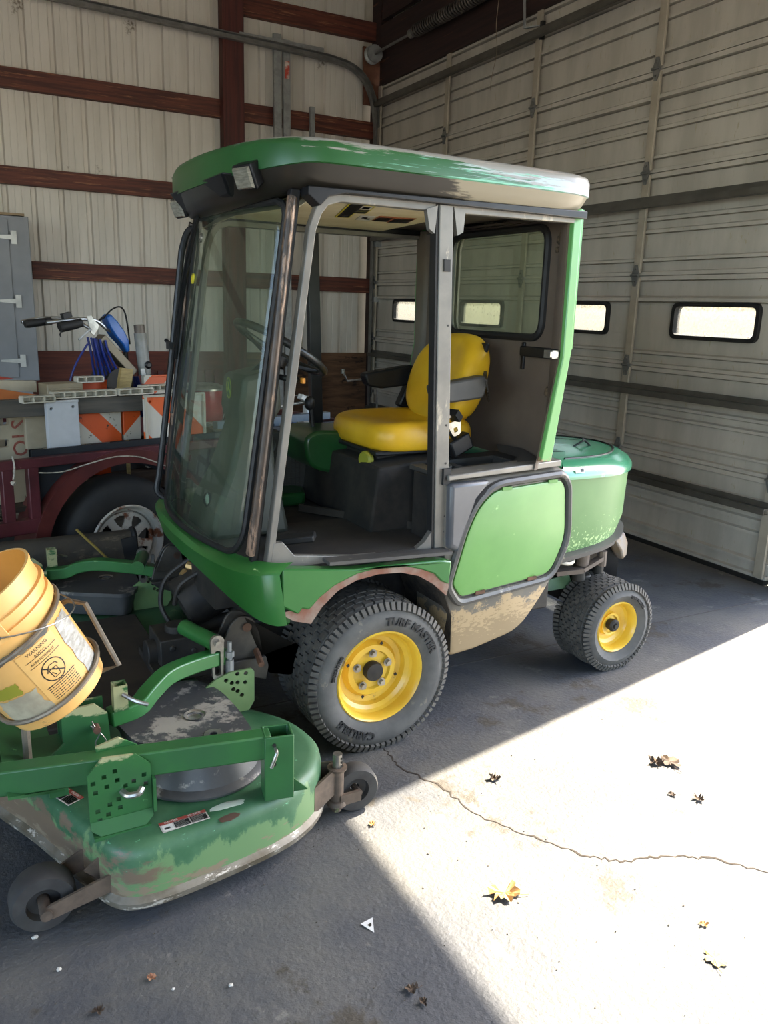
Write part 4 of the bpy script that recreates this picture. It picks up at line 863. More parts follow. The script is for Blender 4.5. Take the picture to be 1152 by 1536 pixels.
# ---- mower deck
m_deck = mat('deck_green', '#2b5637', '#456a4a', rough=.5, scale=4, coat=.08,
             wear=(('#6fae86', .66, 20, (1, 1, 4), (0, 0, 0, 0)), ('#5f7d52', .62, 9, (1, 1, .5), (0, 0, -2.5, .55)), ('#6a5a48', .60, 3.2, (1, 1, 2), (.45, 0, -1.5, -.22)), ('#7d6f5a', .66, 12, (1, 1, 3), (0, 0, -2.5, .36))))
m_deckp = mat('deck_frame_green', '#2c602f', '#2a5630', rough=.42, scale=3, coat=.1, wear=(('#9a9a72', .64, 6, (1, .6, 2), (0, 0, 6, -2.55)), ('#77a86c', .70, 15, (1, 1, 1), (0, 0, 0, 0))))
dh = [(1.36, 0), (1.35, .30), (1.30, .50), (1.20, .72), (1.10, .98), (1.055, 1.08), (1.0, 1.118), (.90, 1.12), (.75, 1.10), (.60, 1.07), (.50, 1.03), (.42, .965), (.37, .88), (.355, .78), (.38, .66), (.44, .56), (.50, .48), (.55, .36), (.57, .2), (.58, 0)]
dp = smooth_pts([(a, c, 0) for a, c in dh], 3); dl = [(p.x, p.y) for p in dp]; do = dl + [(x, -.84 * y) for x, y in reversed(dl) if y > 1e-6]
def dr_(d, z): return [(x, y, z) for x, y in inset(do, d)]
b = MB(); b.loft([dr_(.012, .075), dr_(0, .075), dr_(.0, .19), dr_(.004, .212), dr_(.018, .227), dr_(.042, .232)]); deck = b.build('mower_deck', m_deck, MOW, smooth=60)
b = MB(); b.loft([dr_(.02, .052), dr_(-.012, .055), dr_(-.014, .072), dr_(0, .085)], cap=(True, False)); b.build('deck_skirt_rim', mat('scraped_rim', '#7a7366', '#59503f', rough=.5, metal=.3, scale=9, wear=(('#c0b8aa', .60, 18, (1, 1, 4), (0, 0, 0, 0)),)), deck, smooth=50)
m_cov = mat('belt_cover_plastic', '#4a4a49', '#3b3c3e', rough=.45, scale=5, wear=(('#8f8a80', .58, 5, (1, 1, 1), (0, 0, 0, 0)),))
for sgn in (1, -1):
    cv = [(.965, .62), (.70, .46), (.64, .50), (.605, .60), (.595, .74), (.60, .90), (.70, .955), (.80, .94), (.93, .80)]
    cv = round_poly(cv, .04); cvs = [(x, y * sgn) for x, y in cv]
    b = MB(); cc_ = [(.731 + .022 * math.cos(a * R(30)), (.722 + .022 * math.sin(a * R(30))) * sgn) for a in range(12)]; c2_ = [(.713 + .012 * math.cos(a * R(36)), (.856 + .012 * math.sin(a * R(36))) * sgn) for a in range(10)]
    b.xy(cvs, .335, .352, [cc_, c2_]); b.loft([[(x, y, .24) for x, y in inset(cvs, .03)], [(x, y, .336) for x, y in inset(cvs, .008)]]); o = b.build('belt_cover', m_cov, deck, bevel=.004)
    b = MB(); b.lathe([(.205, 0), (.208, .008), (.20, .014), (.185, .02), (.17, .06), (.16, .095), (0, .098)], (.745, .80 * sgn, .236), (0, 0, 1), 44); b.build('pulley_dome', m_cov, deck)
    b = MB(); b.lathe([(.03, .002), (.034, .006), (.02, -.004), (0, -.006)], (.731, .722 * sgn, .350), (0, 0, 1), 20); b.lathe([(.012, 0), (.028, 0), (.028, .003), (.012, .003)], (.713, .856 * sgn, .352), (0, 0, 1), 18, closed_prof=True); b.split('cover_stud', m_steel, o)
    # carrier beam, post
    a_ = Vector((.585, 1.045 * sgn, .385)); di = Vector((math.cos(R(11.5)), -math.sin(R(11.5)) * sgn, 0)); e_ = a_ + di * 1.15
    b = MB(); b.bar(a_ + di * .02 + Vector((0, 0, .008)), e_, .055, .072); b.build('carrier_beam', m_deckp, deck, bevel=.005)
    b = MB(); nn_ = Vector((-di.y, di.x, 0)); sq = [(-.042, -.036), (.042, -.036), (.042, .036), (-.042, .036)]; hq = [(-.035, -.029), (.035, -.029), (.035, .029), (-.035, .029)]
    b.prism(sq, a_ - Vector((0, 0, .155)), di, nn_, (0, 0, .20), [hq]); pst = b.build('beam_post', m_deckp, deck, bevel=.003)
    b = MB()
    for z_ in (.405, .345): b.cyl(a_ + nn_ * .0365 * sgn + Vector((0, 0, z_ - .385)) + di * .015, a_ + nn_ * .038 * sgn + Vector((0, 0, z_ - .385)) + di * .015, .006, 8)
    b.build('pin_hole', m_dblk, pst)
    b = MB(); q_ = a_ + nn_ * .037 * sgn + di * .012; b.tube(smooth_pts([q_ + Vector((0, 0, .01)), q_ + nn_ * .02 * sgn + Vector((0, 0, .005)), q_ + nn_ * .022 * sgn + di * .015 + Vector((0, 0, -.035))]), .005, 8); b.build('lock_pin', m_steel, pst)
    b = MB(); b.prism([(0, 0), (.05, 0), (0, .05)], a_ - di * .04 - Vector((0, 0, .155)), -di, (0, 0, 1), nn_ * .006); b.build('gusset', m_deckp, pst)
    # plate with square holes
    hs = []
    for (u, v) in ((1.082, .380), (1.077, .352), (1.054, .392), (1.048, .362), (1.026, .402), (1.021, .374), (1.001, .352), (.979, .360), (.952, .372), (.948, .344), (1.020, .318), (1.043, .308), (1.017, .292), (1.074, .296), (1.048, .280), (1.070, .268)): hs.append([(u - .006, v - .006), (u + .006, v - .006), (u + .006, v + .006), (u - .006, v + .006)])
    b = MB(); b.xz([(1.095, .405), (1.055, .447), (.972, .438), (.934, .40), (.934, .262), (1.095, .262)], 1.004 * sgn, 1.012 * sgn, hs)
    b.prism([(1.095, 0), (.934, 0), (.934, .02), (.97, .05), (1.06, .05), (1.095, .02)], (0, 1.008 * sgn, .264), (1, 0, 0), (0, .55 * sgn, -.83), (0, .006, .004)); b.xy([(1.09, .99 * sgn), (.945, .99 * sgn), (.945, 1.04 * sgn), (1.09, 1.04 * sgn)], .226, .236)
    b.xz([(1.05, .30), (.99, .30), (.95, .42), (1.0, .455), (1.06, .44)], .93 * sgn, .938 * sgn); b.box((.928, 1.0 * sgn, .31), (.008, .05, .10))
    hp = b.build('height_plate', m_deckp, deck)
    b = MB(); b.tube(smooth_pts([(1.01, 1.012 * sgn, .338), (1.0, 1.035 * sgn, .336), (.975, 1.04 * sgn, .338), (.962, 1.03 * sgn, .345)]), [.009] * 13, 8); b.build('height_pin', m_steel, hp)
    # lift bracket with hairpin
    b = MB(); b.xz([(1.12, .24), (1.12, .47), (1.03, .475), (.995, .44), (.985, .24)], .748 * sgn, .757 * sgn); b.xz([(1.12, .24), (1.12, .44), (.99, .44), (.985, .24)], .64 * sgn, .648 * sgn); b.box((1.11, .70 * sgn, .35), (.01, .11, .22)); b.box((1.2, .70 * sgn, .30), (.20, .12, .09))
    lb = b.build('lift_bracket', m_deckp, deck)
    b = MB(); b.cyl((1.03, .74 * sgn, .405), (1.03, .785 * sgn, .405), .011, 10); b.build('clevis_pin', m_rust, lb)
    b = MB(); c_ = Vector((1.03, .778 * sgn, .405)); b.tube(smooth_pts([c_ + Vector(p) for p in ((.012, 0, .03), (.006, 0, .012), (-.008, 0, -.006), (-.004, 0, -.022), (.006, 0, -.04), (.0, 0, -.058), (-.016, 0, -.06), (-.024, 0, -.044), (-.016, 0, -.024), (-.006, 0, -.01), (.016, 0, .016))]), .0018, 6); b.build('hairpin', m_steel, lb)
    b = MB(); nn2 = [(-.020, -.020), (.020, -.020), (.020, .020), (-.020, .020)]; b.prism(nn2, (.955, .735 * sgn, .435), (1, 0, 0), (0, 1, 0), (0, 0, .08), [[(-.016, -.016), (.016, -.016), (.016, .016), (-.016, .016)]]); sqt = b.build('square_socket', m_deckp, deck)
    b = MB(); b.tube(smooth_pts([(.95, .755 * sgn, .488), (.92, .775 * sgn, .47), (.885, .785 * sgn, .455)]), .0065, 8); b.build('release_lever', m_steel, sqt)
    # sector plate with round holes
    rh = [[(x_ + .008 * math.cos(a * R(45)), z_ + .008 * math.sin(a * R(45))) for a in range(8)] for x_, z_ in ((.575, .365), (.535, .382), (.505, .378), (.555, .352), (.535, .350), (.508, .345), (.550, .328), (.535, .318), (.52, .300))]
    b = MB(); b.xz([(.645, .238), (.645, .352), (.61, .375), (.56, .392), (.485, .392), (.475, .38), (.475, .27), (.495, .238)], .548 * sgn, .556 * sgn, rh); b.build('sector_plate', mat('olive_plate', '#5d7a4c', '#6b8456', rough=.45, scale=6), deck)
# gearbox in the middle
b = MB(); b.box((.62, .10, .31), (.17, .18, .15)); b.cyl((.62, .10, .38), (.62, .10, .41), .045, 20); b.cyl((.70, .10, .31), (.74, .10, .31), .05, 18); b.cyl((.58, .18, .33), (.58, .196, .33), .012, 8); b.cyl((.66, .18, .35), (.66, .196, .35), .012, 8); b.box((.62, .10, .26), (.24, .26, .05)); b.build('gearbox', m_gut, deck, bevel=.008)
b = MB(); b.xy([(.66, .45), (1.25, .45), (1.25, -.45), (.66, -.45)], .232, .262); b.build('center_cover', mat('dark_cover', '#2a241e', '#3a3229', rough=.8, scale=6), deck, bevel=.006)
# front plate under the bucket
b = MB(); b.prism([(.0, .0), (.0, .60), (.14, .66), (.14, -.02)], (1.14, .30, .31), (1, 0, .35), (0, 1, 0), (0, 0, .008)); b.xz([(1.12, .24), (1.17, .24), (1.17, .36), (1.12, .40)], .80, .81); b.build('front_plate', m_deckp, deck)
# caster behind, roller in front
def small_wheel(nm, c, r_, w_, ax=(0, 1, 0)):
    b = MB(); b.lathe([(r_ * .55, -w_ / 2), (r_ * .92, -w_ / 2), (r_, -w_ * .32), (r_ * 1.0, w_ * .32), (r_ * .92, w_ / 2), (r_ * .55, w_ / 2), (r_ * .50, w_ * .2), (r_ * .2, w_ * .15), (r_ * .2, -w_ * .15), (r_ * .5, -w_ * .2)], c, ax, 32, closed_prof=True)
    o = b.build(nm, mat('small_wheel_rubber', '#3b3936', '#2e2b29', rough=.75, scale=12), deck); return o
m_cast = mat('caster_brown_steel', '#6a5a4c', '#4f443a', rough=.6, metal=.2, scale=14, wear=(('#7d8a5c', .64, 8, (1, 1, 1), (0, 0, 0, 0)),))
for sgn in (1, -1):
    small_wheel('caster_wheel', (.262, .905 * sgn, .078), .078, .06, (.12, 1, 0))
    b = MB(); b.cyl((.338, .935 * sgn, .065), (.338, .935 * sgn, .185), .022, 18); b.lathe([(.03, 0), (.032, .008), (.02, .01)], (.338, .935 * sgn, .178), (0, 0, 1), 18); b.lathe([(.03, 0), (.034, .006), (.03, .02), (.02, .022)], (.338, .935 * sgn, .05), (0, 0, 1), 18); b.cyl((.338, .935 * sgn, .03), (.338, .935 * sgn, .055), .016, 8)
    b.bar((.335, .955 * sgn, .075), (.262, .955 * sgn, .075), .012, .036); b.cyl((.262, .95 * sgn, .078), (.262, .86 * sgn, .078), .01, 10)
    b.prism([(0, .075), (0, .165), (.095, .19), (.095, .10)], (.438, .985 * sgn, 0), (-1, -.42 * sgn, 0), (0, 0, 1), (.004, -.008, 0)); b.prism([(0, .075), (0, .165), (.06, .19), (.06, .10)], (.40, .86 * sgn, 0), (-1, .8 * sgn, 0), (0, 0, 1), (.004, -.008, 0)); cb = b.build('caster_bracket', m_cast, deck)
    b = MB(); b.cyl((.338, .935 * sgn, .17), (.338, .935 * sgn, .232), .015, 16)
    for z_ in (.192, .205, .218): b.cyl((.330, .948 * sgn, z_), (.329, .9505 * sgn, z_), .004, 8, mi=1)
    b.build('caster_spindle', [m_steel, m_dblk], deck)
    small_wheel('roller_wheel', (1.222, 1.0 * sgn, .082), .082, .075)
    b = MB(); b.xz([(.99, .125), (1.0, .155), (1.21, .10), (1.235, .085), (1.225, .062), (1.205, .06), (1.0, .10)], 1.062 * sgn, 1.07 * sgn); b.xz([(1.07, .20), (1.09, .165), (1.235, .09), (1.225, .06), (1.08, .10)], .945 * sgn, .953 * sgn); b.xz([(1.06, .19), (1.08, .17), (1.12, .14), (1.08, .10)], 1.02 * sgn, 1.027 * sgn); b.cyl((1.222, .94 * sgn, .08), (1.222, 1.08 * sgn, .08), .015, 12); b.box((1.01, 1.075 * sgn, .125), (.012, .03, .05)); b.build('roller_bracket', m_cast, deck)
# warning stickers on the deck
def dstick(org, U, V, w_, h_):
    its = [(0, h_ * .72, w_, h_ * .28, m_dred), ('DANGER', w_ * .25, h_ * .86, h_ * .22, m_white), ('PELIGRO', w_ * .75, h_ * .86, h_ * .22, m_white), (w_ * .03, h_ * .08, w_ * .22, h_ * .56, m_white), (w_ * .28, h_ * .08, w_ * .32, h_ * .60, m_dblk), (w_ * .63, h_ * .08, w_ * .34, h_ * .60, m_dblk)]
    its += [(w_ * .30, h_ * (.12 + .09 * k), w_ * .28 * rnd.uniform(.7, 1), h_ * .03, m_white) for k in range(6)] + [(w_ * .65, h_ * (.12 + .09 * k), w_ * .30 * rnd.uniform(.7, 1), h_ * .03, m_white) for k in range(6)] + [(w_ * .06, h_ * .2, w_ * .12, h_ * .2, m_dblk)]
    decal(deck, 'danger_decal', org, U, V, w_, h_, mat('sticker_border', '#b3aca2'), its)
dstick((.925, 1.088, .2325), (-1, -.06, 0), (.06, -1, .03), .13, .042)
dstick((1.175, .755, .2335), (-.42, .9, 0), (-.9, -.42, 0), .11, .05)
b = MB(); b.blob((.73, 1.045, .232), .03, (1.6, .5, .04), .35, 2, seed=4); b.blob((.745, 1.085, .226), .026, (1.2, .7, .06), .3, 2, seed=5, mi=1); b.build('scuff', [mat('scuff_pale', '#b9c2ae'), mat('scuff_brown', '#5a4438')], deck)
# discharge chute on the far side with a tie rod
m_chute = mat('chute_rubber', '#2b2823', '#3d372d', rough=.8, scale=5, bump=.4, bscale=14, wear=(('#5b5142', .62, 4, (1, 3, 3), (0, 0, 0, 0)),))
b = MB(); cz_ = [(-.84, .24), (-.86, .36), (-.87, .44), (-.89, .50), (-.93, .515), (-.97, .49), (-1.0, .40)]
b.grid([[(x_, y_, z_) for y_, z_ in cz_] for x_ in (1.25, 1.1, .85, .62, .56)], thick=(0, -.012, -.004)); ch = b.build('discharge_chute', m_chute, deck, smooth=60)
b = MB(); b.tube(smooth_pts([(.56, y_, z_) for y_, z_ in cz_], 3), .014, 8); b.xz([(.54, .26), (.60, .28), (.63, .49), (.56, .50)], -.86, -.85); b.build('chute_rim', m_rub, ch)
b = MB(); b.tube([(.835, -.80, .575), (.607, -.80, .300)], .006, 8); b.tube(smooth_pts([(.607, -.80, .305), (.57, -.80, .27), (.55, -.76, .25)]), .003, 6); b.build('tie_rod', mat('rod_yellow', '#8f7a3a', rough=.6), deck)

# ================================================================ BUCKET AND ITS HOLDER
B0 = Vector((.185, 2.097, .592)); AX = Vector((-.504, -.049, .862)).normalized()
Um = (cr - AX * cr.dot(AX)).normalized(); Vm = AX.cross(Um)                      # bucket's own axes
q = Matrix((Um, Vm, AX)).transposed().to_4x4(); q.translation = B0
bucket = thing('plastic_bucket', 'yellow plastic bucket with torn labels, tilted in a wire holder on the deck', 'bucket')
bucket.matrix_world = q
m_buc = mat('bucket_yellow', '#e6b36c', '#deaa60', rough=.42, scale=4, wear=(('#b98a3c', .66, 6, (1, 1, 1), (0, 0, 0, 0)), ('#4d4840', .655, 3.5, (1, 1, 1.6), (0, 0, 0, 0))))
m_buci = mat('bucket_inside', '#c98430', '#b87426', rough=.6, scale=5)
def br(h): return .130 + .020 * h / .37
pf = [(0, 0), (.12, 0), (.128, .006), (br(.02), .02), (br(.25), .25), (br(.26) + .007, .26), (br(.27) + .007, .285), (br(.28), .287), (br(.3), .305), (br(.31) + .009, .308), (br(.32) + .009, .318), (br(.325), .32), (br(.36), .36), (br(.36) + .005, .362), (br(.37) + .005, .37), (br(.37) - .002, .371)]
b = MB(); b.lathe(pf, (0, 0, 0), (0, 0, 1), 56); b.lathe([(br(.37) - .002, .371), (br(.36) - .004, .36), (br(.02) - .004, .01), (0, .008)], (0, 0, 0), (0, 0, 1), 56, mi=1)
b.build('shell', [m_buc, m_buci], bucket, smooth=40)
# labels wrapped on the wall
ang_cam = math.degrees(math.atan2((Vector((0, 0, 1.6)) - B0).dot(Vm), (Vector((0, 0, 1.6)) - B0).dot(Um)))
def wrap(a_deg, h, off): 
    a = R(a_deg); r_ = br(h) + off; return (r_ * math.cos(a), r_ * math.sin(a), h)
def patch(name, a0, a1, h0, h1, m_, off=.0012, jag=0, seed=1):
    q_ = random.Random(seed); n_ = 16; rows_ = []
    for i in range(7):
        h = h0 + (h1 - h0) * i / 6; rows_.append([wrap(a0 + (a1 - a0) * j / n_ + (q_.uniform(-jag, jag) if j in (0, n_) else 0), h + (q_.uniform(-jag, jag) * .001 if i in (0, 6) else 0), off) for j in range(n_ + 1)])
    b = MB(); b.grid(rows_); return b.build(name, m_, bucket)
AC = ang_cam
m_lab = mat('label_yellow', '#dfb06a', '#d6a65e', rough=.5, scale=6); m_tear = mat('label_white_torn', '#b9b5ac', '#8f8a80', rough=.6, scale=30, stretch=(1, 1, 3)); m_smud = mat('grey_smudge', '#55534f', '#8a7a58', rough=.8, scale=12)
lb1 = patch('warning_label', AC - 12, AC + 32, .05, .215, m_lab)
patch('torn_label', AC + 38, AC + 66, .045, .215, m_tear, .0014, 2, 3); patch('smudge', AC - 55, AC + 30, .218, .235, m_smud, .0013, 3, 5)
patch('torn_label', AC - 62, AC - 14, .04, .12, mat('label_pale', '#b7ac90', '#9a8f78', scale=12), .0014, 3, 7); patch('logo_band', AC - 66, AC - 26, .125, .16, mat('olive_band', '#8f8a2c'), .0014, 2, 9)
b = MB()
def wf(x0, h0): return lambda x, y, z: wrap(AC + x0 + math.degrees(x / .14), h0 + y, .0016 + z * .2)
b.text('WARNING', .0125, wf(10, .204), .0006); b.text('AVISO', .0125, wf(10, .190), .0006); b.text('AVERTISSEMENT', .0095, wf(10, .176), .0006)
for k in range(7):
    for j in range(9):
        x0_ = -.040 + .0092 * j; b.add([wf(10, .098 - .0065 * k)(x_, y_, 0) for x_, y_ in ((x0_, 0), (x0_ + rnd.uniform(.005, .0082), 0), (x0_ + .0075, .0022), (x0_, .0022))], [(0, 1, 2, 3)])
for k in range(40):
    for r1, r2 in ((.028, .031),):
        a, c = 2 * math.pi * k / 40, 2 * math.pi * (k + 1) / 40
        b.add([wf(10, .132)(r_ * math.cos(t_), r_ * math.sin(t_), 0) for r_, t_ in ((r1, a), (r2, a), (r2, c), (r1, c))], [(0, 1, 2, 3)])
def ln(p, q_, wd=.0016):
    p, q_ = Vector(p), Vector(q_); d = (q_ - p).normalized(); n_ = Vector((-d.y, d.x)) * wd; m_n = 6
    for i in range(m_n):
        a, c = p.lerp(q_, i / m_n), p.lerp(q_, (i + 1) / m_n); b.add([wf(10, .132)(v.x, v.y, 0) for v in (a + n_, a - n_, c - n_, c + n_)], [(0, 1, 2, 3)])
ln((-.022, .020), (.022, -.020)); bp_ = [(-.012, .004), (.010, .004), (.008, -.020), (-.010, -.020)]
for i in range(4): ln(bp_[i], bp_[(i + 1) % 4], .001)
for p, q_ in (((-.014, .008), (-.004, .016)), ((-.004, .016), (.012, .014)), ((.012, .014), (.016, .006)), ((-.018, .0), (-.012, .008)), ((-.008, -.004), (-.002, -.016)), ((.0, .006), (.004, -.006))): ln(p, q_, .0012)
for p, q_ in (((-.042, .036), (.046, .036)), ((-.042, -.034), (.046, -.034)), ((-.042, .055), (.046, .055))): ln(p, q_, .0008)
b.build('label_print', m_dblk, lb1, smooth=0)
eh = .298; ea = AC - 8
b = MB(); b.add([wrap(ea + u, eh + v, o_) for u, v, o_ in ((-8, -.028, .012), (8, -.028, .012), (8, .024, .012), (-8, .024, .012), (-8, -.028, 0), (8, -.028, 0), (8, .024, 0), (-8, .024, 0))], [(0, 1, 2, 3), (0, 4, 5, 1), (1, 5, 6, 2), (2, 6, 7, 3), (3, 7, 4, 0)]); b.build('handle_ear', m_buc, bucket, bevel=.002)
b = MB(); p0 = Vector(wrap(ea, eh - .008, .014)); p9 = Vector(wrap(ea + 180, eh - .008, .014)); mdv = Vector(wrap(ea + 90, 0, 0)).normalized()
bail = []
for k in range(19):
    t_ = k / 18; a = R(180 * t_); bail.append(p0.lerp(p9, (1 - math.cos(a)) / 2) + mdv * .165 * math.sin(a) + Vector((0, 0, -.10 * math.sin(a))))
b.tube(bail, .002, 6); b.build('bail_handle', m_steel, bucket)
b = MB(); b.blob(tuple(p0), .006, (1, 1, 1), 0, 1); b.build('pivot_hole', m_dblk, bucket)
# holder: hoop round the bucket and a square wire frame, welded to the deck
holder = thing('bucket_holder', 'rusty steel hoop and rectangular wire frame holding the yellow bucket', 'bucket holder'); holder.matrix_world = q
m_hold = mat('holder_steel', '#6b6154', '#877a68', rough=.5, metal=.4, scale=14)
def hoop(h, tilt=0): return [wrap(k * 10, h + tilt * math.cos(R(k * 10) - R(AC)), .008) for k in range(36)]
b = MB(); b.tube(hoop(.055, -.01), .0065, 8, closed=True); b.build('lower_hoop', m_hold, holder)
b = MB(); b.tube([wrap(AC + a_, .222 + .0006 * (a_ + 60) * .3, .008) for a_ in range(-80, 100, 8)], .006, 8); b.build('upper_hoop', m_hold, holder)
iq = q.inverted()
W_ = [iq @ Vector(p) for p in ((.225, 2.150, .826), (.262, 2.115, .824), (.327, 2.040, .668), (.283, 2.062, .650))]
b = MB(); b.tube([W_[0] + Vector((-.03, 0, 0)), W_[0], W_[1], W_[2], W_[3], W_[3] + Vector((-.03, 0, 0))], .007, 8); b.build('wire_frame', m_hold, holder)
b = MB(); b.tube([iq @ Vector((.10, 2.23, .27)), iq @ Vector((.10, 2.22, .56))], .012, 8); b.build('support_leg', m_hold, holder)

# ================================================================ TRAILER AND ITS LOAD (local x along the trailer, y away from the mower)
TL, TR = (.76, 4.25, 0), R(17)
def tthing(name, label, cat, group=None): return thing(name, label, cat, TL, TR, group)
def tobj(b, name, mats, label, cat, group=None, **k):
    o = b.build(name, mats, None, loc=TL, rot=(0, 0, TR), **k); return tag(o, label, cat, group)
trl = tthing('utility_trailer', 'maroon steel utility trailer loaded with road barricades, behind the mower', 'trailer')
m_mar = mat('trailer_maroon', '#55242a', '#43191e', rough=.45, scale=5, wear=(('#7a4a45', .68, 12, (1, 1, 1), (0, 0, 0, 0)),))
m_nav = mat('trailer_dark_panel', '#10141a', '#171b20', rough=.6)
for nm, o_ in (('side_rail', 0), ('side_rail', 1.55)):
    b = MB(); b.box((.06, o_, .835), (3.35, .05, .045)); b.build(nm, m_mar, trl, bevel=.004)
    b = MB(); b.box((-1.03, o_, .53), (1.16, .05, .07)); b.box((1.06, o_, .53), (1.34, .05, .07)); b.split('frame_rail', m_mar, trl, bevel=.004)
    for s_ in (-1.58, -1.0, -.595, -.475, .62, 1.2, 1.70):
        b = MB(); b.box((s_, o_, .68), (.05, .045, .29)); b.build('upright', m_mar, trl, bevel=.004)
b = MB()
for s_ in (-1.59, 1.71): b.box((s_, .775, .835), (.05, 1.55, .045)); b.box((s_, .775, .53), (.05, 1.55, .07))
b.split('end_rail', m_mar, trl, bevel=.004)
b = MB(); b.xz([(-.45, .56)] + [(.42 * math.cos(R(a)), .35 + .42 * math.sin(R(a))) for a in range(148, 30, -8)] + [(1.66, .56), (1.66, .885), (-.45, .885)], .045, .06); b.build('side_board', m_nav, trl)
for k in range(9):
    b = MB(); b.box((.06, .24 + k * .152, .572), (3.25, .145, .025)); b.build('deck_plank', mat('trailer_plank', '#4a4035', '#362e26', rough=.85, scale=4, stretch=(.5, 4, 4)), trl)
b = MB(); b.bar((1.7, .2, .5), (2.9, .775, .48), .08, .08); b.bar((1.7, 1.35, .5), (2.9, .775, .48), .08, .08); b.split('tongue', m_mar, trl)
b = MB()
arc = [(math.cos(R(a)), math.sin(R(a))) for a in range(200, -22, -8)]
b.loft([[(.505 * c, -.03, .35 + .505 * s_), (.505 * c, .22, .35 + .505 * s_), (.495 * c, .22, .35 + .495 * s_), (.495 * c, -.02, .35 + .495 * s_), (.435 * c, -.02, .35 + .435 * s_), (.435 * c, -.03, .35 + .435 * s_)] for c, s_ in arc])
b.build('fender', mat('fender_maroon', '#5f2c28', '#4a201e', rough=.4, scale=4), trl, smooth=30)
m_tt = mat('trailer_tire', '#1b1b1b', '#242322', rough=.75, scale=8); m_wr = mat('spoke_rim_white', '#b5afa2', '#a39c8d', rough=.45, scale=6, wear=(('#6a3a20', .57, 7, (1, 1, 1), (0, 0, 0, 0)),))
def twheel(o_, sgn):
    b = MB(); b.lathe([(.205, .0), (.225, -.012 * sgn), (.30, -.016 * sgn), (.335, .0), (.35, .03 * sgn), (.352, .10 * sgn), (.35, .17 * sgn), (.33, .2 * sgn), (.22, .205 * sgn)], (0, o_, .35), (0, 1, 0), 56)
    for k in range(3): b.lathe([(.351, (.06 + .04 * k) * sgn), (.345, (.062 + .04 * k) * sgn), (.351, (.066 + .04 * k) * sgn)], (0, o_, .35), (0, 1, 0), 56)
    w__ = b.build('wheel', m_tt, trl, smooth=50)
    b = MB(); b.lathe([(.208, -.006 * sgn), (.20, -.014 * sgn), (.19, -.004 * sgn), (.182, .02 * sgn), (.172, .024 * sgn), (.166, .05 * sgn), (.16, .05 * sgn)], (0, o_, .35), (0, 1, 0), 56)
    holes = []
    for k in range(8):
        a = R(45 * k + 10); holes.append([(r_ * math.cos(a + d), r_ * math.sin(a + d)) for r_, d in ((.075, 0), (.105, .20), (.142, .24), (.148, 0), (.142, -.24), (.105, -.20))])
    holes.append([(.035 * math.cos(a * R(30)), .035 * math.sin(a * R(30))) for a in range(12)])
    b.prism([(.162 * math.cos(a * R(10)), .162 * math.sin(a * R(10))) for a in range(36)], (0, o_ + .03 * sgn, .35), (1, 0, 0), (0, 0, 1), (0, .012 * sgn, 0), holes); b.build('spoke_rim', m_wr, w__, smooth=30)
    b = MB(); b.lathe([(.06, .06 * sgn), (.05, .02 * sgn), (.03, -.01 * sgn), (0, -.015 * sgn)], (0, o_, .35), (0, 1, 0), 20)
    for k in range(5): a = R(72 * k); b.cyl((.052 * math.cos(a), o_ + .03 * sgn, .35 + .052 * math.sin(a)), (.052 * math.cos(a), o_ + .012 * sgn, .35 + .052 * math.sin(a)), .008, 6)
    b.build('hub', m_rust, w__)
twheel(0.0, 1); twheel(1.55, -1)
b = MB(); b.cyl((0, .1, .35), (0, 1.45, .35), .03, 10); b.build('axle', m_gut, trl)
b = MB(); b.tube(smooth_pts([(-.455, -.035, .79), (-.40, -.035, .783), (-.33, -.035, .782), (-.21, -.035, .805), (-.07, -.035, .826), (.05, -.035, .815), (.12, -.035, .792), (.24, -.035, .735), (.32, -.03, .68)]), .0035, 6)
b.tube(smooth_pts([(-.57, -.03, .88), (-.565, -.035, .83), (-.575, -.035, .77)]), .0045, 6); b.blob((-.578, -.035, .755), .013, (1, 1, .9), .3, 1); b.build('rope', mat('white_rope', '#b7afa0', '#8d8577', scale=60), trl)

m_or = '#c4501c'; m_wh = '#b9b3a4'
m_sA = stripe_mat('barricade_stripes', m_or, m_wh, (.707, 0, .707), .21, .15, dirt=.60); m_sB = stripe_mat('barricade_stripes_up', m_or, m_wh, (-.707, 0, .707), .19, .1, dirt=.62); m_sC = stripe_mat('clean_stripes', '#d2591d', '#c4bfb2', (.707, 0, .707), .25, .42, dirt=.70)
m_bwh = mat('plastic_white', '#b4b6b8', '#a6a8a9', rough=.45, scale=5); m_cream = mat('plastic_cream', '#a79d86', '#8f8570', rough=.55, scale=3, wear=(('#5a5142', .63, 8, (1, 1, 1), (0, 0, 0, 0)),))
def panel(s0, s1, z0, z1, o_, m_, label, name='barricade_panel', th=.03, lean_=0, group=None, holes=(), cat='barricade'):
    b = MB(); b.prism(rrect(s0, s1, z0, z1, .006, 2), (0, o_, 0), (1, 0, 0), (0, 0, 1), (0, th, 0), holes); b.box(((s0 + s1) / 2, o_ - .002, z1 - .004), (s1 - s0, .008, .012)); return tobj(b, name, m_, label, cat, group, bevel=.003)
def hol(x, z, r=.008): return [(x + r * math.cos(a * R(45)), z + r * math.sin(a * R(45))) for a in range(8)]
panel(-.41, -.30, .862, 1.045, .20, m_cream, 'dirty cream plastic panel left of the blank white one on the trailer')
panel(-.338, -.178, .862, 1.108, .105, m_bwh, 'blank white panel with two bolt holes hung over the trailer plank', holes=[hol(-.315, 1.07), hol(-.205, 1.075)])
panel(-.17, .098, .862, 1.055, .20, m_sA, 'scuffed orange striped barricade panel right of the blank white one')
panel(.112, .215, .862, 1.05, .205, m_sB, 'narrow orange striped barricade panel between two wider ones')
pC = panel(.172, .53, .86, 1.112, .07, m_sC, 'clean orange and white striped panel partly behind the windscreen', holes=[hol(.20, 1.08)])
